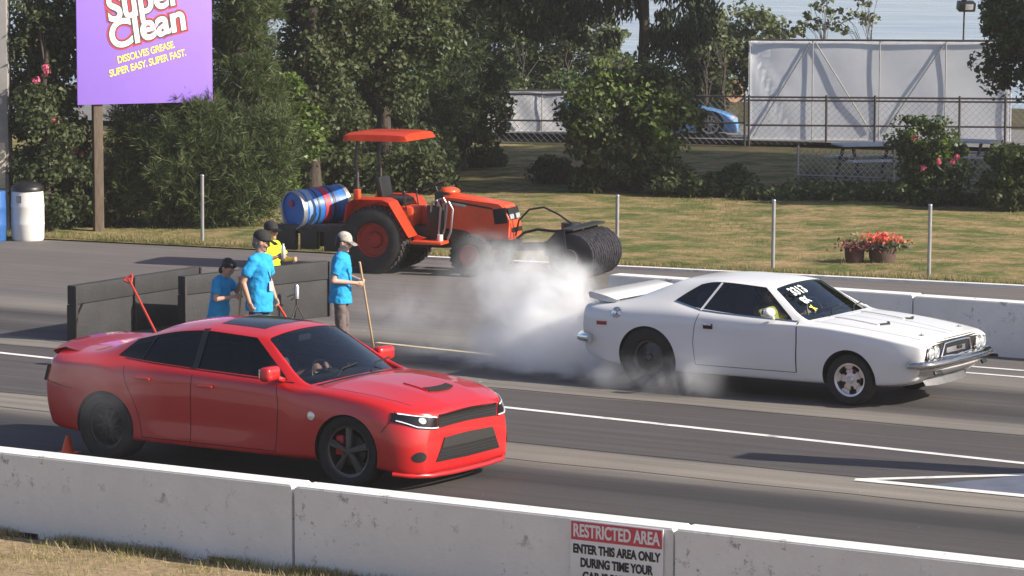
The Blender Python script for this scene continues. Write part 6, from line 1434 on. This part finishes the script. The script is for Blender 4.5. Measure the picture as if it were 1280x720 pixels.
# picnic tables behind the low wire fence
def picnic(label, loc, rz):
    t = thing("picnic_table", label, "picnic table", loc, rz)
    for k in range(4): bm = NB(); box(bm, (0, -.30 + .2 * k, .74), (1.5, .18, .04), bev=.006); obj("top_board", bm, M['picnic'], t)
    for s in (-1, 1):
        bm = NB(); box(bm, (0, s * .72, .44), (1.5, .26, .04), bev=.006); obj("bench", bm, M['picnic'], t)
        for q in (-1, 1): bm = NB(); cyl(bm, (s * .5, q * .28, .72), (s * .5, q * .74, 0), .04, n=6); obj("leg", bm, M['fence_pipe'], t)
        bm = NB(); box(bm, (s * .5, 0, .42), (.05, 1.6, .08)); obj("cross_bar", bm, M['fence_pipe'], t)
picnic("pale picnic table behind the low wire fence, left of the rose bush", G(1088, 224), PSI + R(14))
picnic("pale picnic table behind the rose bush near the fence corner", G(1205, 219), PSI + R(-30))
# sawn log
lg_ = G(905, 128); t = thing("sawn_log", "brown sawn log lying beyond the blue car", "log", lg_, PSI + R(25))
bm = NB(); tube(bm, [(0, -.6, .36), (0, .0, .35), (.03, .7, .34)], [.36, .35, .33], 18); obj("log_bark", bm, M['bark'], t); bm = NB(); lathe(bm, [(0, .0), (.33, .0), (.33, .02), (0, .02)], Matrix.Translation((0, -.605, .36)) @ Matrix.Rotation(math.pi / 2, 4, 'X'), 24); obj("sawn_face", bm, M['stump'], t)
bm = NB(); tube(bm, [(-.75, .2, .22), (.75, .3, .2)], [.22, .2], 14); obj("side_log", bm, M['bark'], t)
# far blue car
bg = AT(889, 173, G(900, 176)); ang = PSI + R(4); dcar = V3((math.cos(ang), math.sin(ang), 0)); lcar = V3((-dcar.y, dcar.x, 0))
car = thing("sports_car", "light blue sports car parked beyond the fence, half behind the round bush", "car", bg - dcar * 1.45 + lcar * .72 - V3((0, 0, bg.z - .1)), ang)
BC = [[(x * .92, y * .92, .12 + (z - .2) * .80 - (.12 * max(0, x - 1.3) if z > .5 else 0)) for x, y, z in c] for c in RCOL]
me = car_shell(BC, rmat, rcre, [(1.40, .31, .34, .55, 0), (-1.40, .31, .34, .55, 0)], 2)
bv, parts = split_shell(me, car, dict(paint=M['blue_car'], windscreen=M['glass_mid'], rear_window=M['glass_dark'], side_window=M['glass_dark']))
for x in (1.40, -1.40):
    for s in (-1, 1): wheel(car, x, s, .31, .31, .21, .22, 'ten', M['alloy'], M['tyre'], .76)
for s in (-1, 1):
    P_("headlamp", skin_patch(bv, 'x+', ruled([(s * .52, .50), (s * .76, .52)], [(s * .52, .42), (s * .76, .45)]), 6, 3, .006, .01), M['lens'])
    P_("turn_lamp", skin_patch(bv, 'y-' if s < 0 else 'y+', ruled([(2.0, .50), (2.12, .49)], [(2.0, .44), (2.12, .44)]), 4, 2, .006, .01), M['lamp_amber'])
P_("door_gap", seam(bv, 'y-', [(.66, .72), (.68, .5), (.64, .2)]), M['gap'], ang=0)
# unseen lamp column added at right to cast a band of shade over the track
t = thing("shadow_column", "unseen black lamp column added beyond the right edge to shade the track", "start lights", (-10.9, 32.0, 0))
bm = NB(); box(bm, (0, 0, 1.9), (.30, .42, 3.3), bev=.03); obj("column", bm, M['black_trim'], t); bm = NB(); box(bm, (0, 0, .14), (.6, .8, .28), bev=.03); obj("base", bm, M['black_barrier'], t)
for k in range(5):
    for s in (-1, 1): bm = NB(); lathe(bm, [(.09, 0), (.09, .05), (.07, .02), (0, .04)], Matrix.Translation((-.15, s * .12, 3.2 - .36 * k)) @ Matrix.Rotation(-math.pi / 2, 4, 'Y'), 18); obj("lamp", bm, M['lamp_amber'], t)
# ------------------------------------------------------------------ tyre smoke
def smoke(name, label, blobs, lo, hi, scale, dens, thr, col, seed):
    """blobs: (centre, radius xyz, weight); density follows them, broken up by noise"""
    m = bpy.data.materials.new(name); m.use_nodes = True; t = m.node_tree; t.nodes.clear(); out = t.nodes.new("ShaderNodeOutputMaterial")
    tc = N(t, "ShaderNodeTexCoord"); geo = tc.outputs["Object"]
    nz = N(t, "ShaderNodeTexNoise"); nz.inputs["Scale"].default_value = scale; nz.inputs["Detail"].default_value = 7; nz.inputs["Roughness"].default_value = .55; nz.inputs["Distortion"].default_value = .6
    ad = N(t, "ShaderNodeVectorMath", operation='ADD'); ad.inputs[1].default_value = (seed, seed * 2, 0); t.links.new(geo, ad.inputs[0]); t.links.new(ad.outputs[0], nz.inputs["Vector"])
    def m_(op, a, b_=None, clamp=False):
        n = N(t, "ShaderNodeMath", operation=op); n.use_clamp = clamp
        for i, v in enumerate((a, b_)):
            if v is None: continue
            if isinstance(v, (int, float)): n.inputs[i].default_value = v
            else: t.links.new(v, n.inputs[i])
        return n.outputs[0]
    total = None
    for c, r, wgt in blobs:
        s = N(t, "ShaderNodeVectorMath", operation='SUBTRACT'); s.inputs[1].default_value = tuple(c); t.links.new(geo, s.inputs[0])
        # measured along the camera-free track axes
        d = N(t, "ShaderNodeVectorMath", operation='DIVIDE'); d.inputs[1].default_value = tuple(r); t.links.new(s.outputs[0], d.inputs[0])
        l = N(t, "ShaderNodeVectorMath", operation='LENGTH'); t.links.new(d.outputs[0], l.inputs[0])
        g = m_('MULTIPLY', m_('SUBTRACT', 1.0, l.outputs["Value"], True), wgt)
        total = g if total is None else m_('ADD', total, g)
    base = m_('POWER', m_('MINIMUM', total, 1.6), 1.5)
    wisp = m_('MULTIPLY', m_('SUBTRACT', nz.outputs[0], thr), 6.0, True)
    k = m_('MULTIPLY', base, m_('ADD', .10, wisp))
    k = m_('MULTIPLY', k, dens)
    v = N(t, "ShaderNodeVolumePrincipled"); v.inputs["Color"].default_value = (*col, 1); v.inputs["Anisotropy"].default_value = .1; t.links.new(k, v.inputs["Density"])
    t.links.new(v.outputs[0], out.inputs["Volume"])
    bm = NB(); c = (V3(lo) + V3(hi)) / 2; box(bm, c, V3(hi) - V3(lo)); o = obj("smoke", bm, m)
    tag(o, label, kind='stuff'); return o
W0 = WHT + V3((-1.27, -.75, 0))                      # near rear tyre of the white car
def SP(px, py, dy=0.0):
    """a smoke point: on the sight line, in the upright plane through the tyres shifted by dy"""
    d = ray(px, py); return CAM + d * ((W0.y + .75 + dy) / d.y)
S = []
def puff(px, py, rp, wgt, dy=0, ry=.8, rzp=None):
    p = SP(px, py, dy); s = SC(p); S.append((p, (rp / s / .84, ry, (rzp or rp) / s), wgt))
puff(695, 420, 62, 2.3, 0, 1.0, 75); puff(705, 365, 52, 1.6, .1, .9, 50); puff(720, 455, 70, 1.6, -.3, .9, 40); puff(655, 435, 70, 1.5, .2, 1.0, 44)
puff(598, 350, 60, .70, .5, .7, 40); puff(648, 335, 60, .85, .5, .7, 40); puff(530, 405, 80, .46, .4, .9, 54); puff(645, 390, 76, 1.3, .2, .9, 60); puff(690, 340, 50, .8, .2, .8, 36); puff(570, 448, 84, .66, .2, .9, 28)
puff(500, 375, 60, .28, .5, .9, 50); puff(752, 450, 48, 1.0, -.4, .7, 40); puff(825, 478, 110, 1.0, -1.1, .50, 36); puff(770, 462, 60, .8, -.9, .5, 34); puff(870, 465, 50, .6, -1.15, .4, 36)
puff(763, 390, 30, .6, .0, .7, 42); puff(650, 464, 100, .9, -.2, .9, 26); puff(612, 310, 44, .6, .8, .6, 32); puff(672, 318, 44, .65, .5, .6, 32)
lo = [min(c[i] - r[i] for c, r, w_ in S) for i in range(3)]; hi = [max(c[i] + r[i] for c, r, w_ in S) for i in range(3)]; lo[2] = .012
smoke("white_smoke", "thick white tyre smoke rolling off the white car's rear wheels", S, lo, hi, 2.2, 2.5, .42, (.985, .99, 1.0), 3.0)
Rw = RED + V3((-1.53, -.93, 0)); S2 = [(Rw + V3((.12, -.10, .80)), (.80, .32, .50), .62), (Rw + V3((.30, -.10, .40)), (.75, .3, .5), .42), (Rw + V3((-.35, -.06, .75)), (.55, .25, .45), .40)]
smoke("thin_smoke", "thin grey haze of tyre smoke round the red car's rear wheel", S2, (Rw.x - .8, Rw.y - .55, .012), (Rw.x + 1.0, Rw.y + .10, 1.3), 2.6, 1.1, .38, (.7, .72, .76), 9.0)

# ------------------------------------------------------------------ haze volume added to lift the darks like a camera veil
hm = bpy.data.materials.new("haze"); hm.use_nodes = True; ht = hm.node_tree; ht.nodes.clear()
ho = ht.nodes.new("ShaderNodeOutputMaterial"); hv_ = ht.nodes.new("ShaderNodeVolumePrincipled")
hv_.inputs["Color"].default_value = (.95, .95, .95, 1); hv_.inputs["Density"].default_value = .00042; hv_.inputs["Anisotropy"].default_value = .2
ht.links.new(hv_.outputs[0], ho.inputs["Volume"])
bm = NB(); box(bm, (0, 900, 8), (1700, 2400, 30)); tag(obj("haze", bm, hm), "thin pale haze added to lift the darks", kind='stuff')
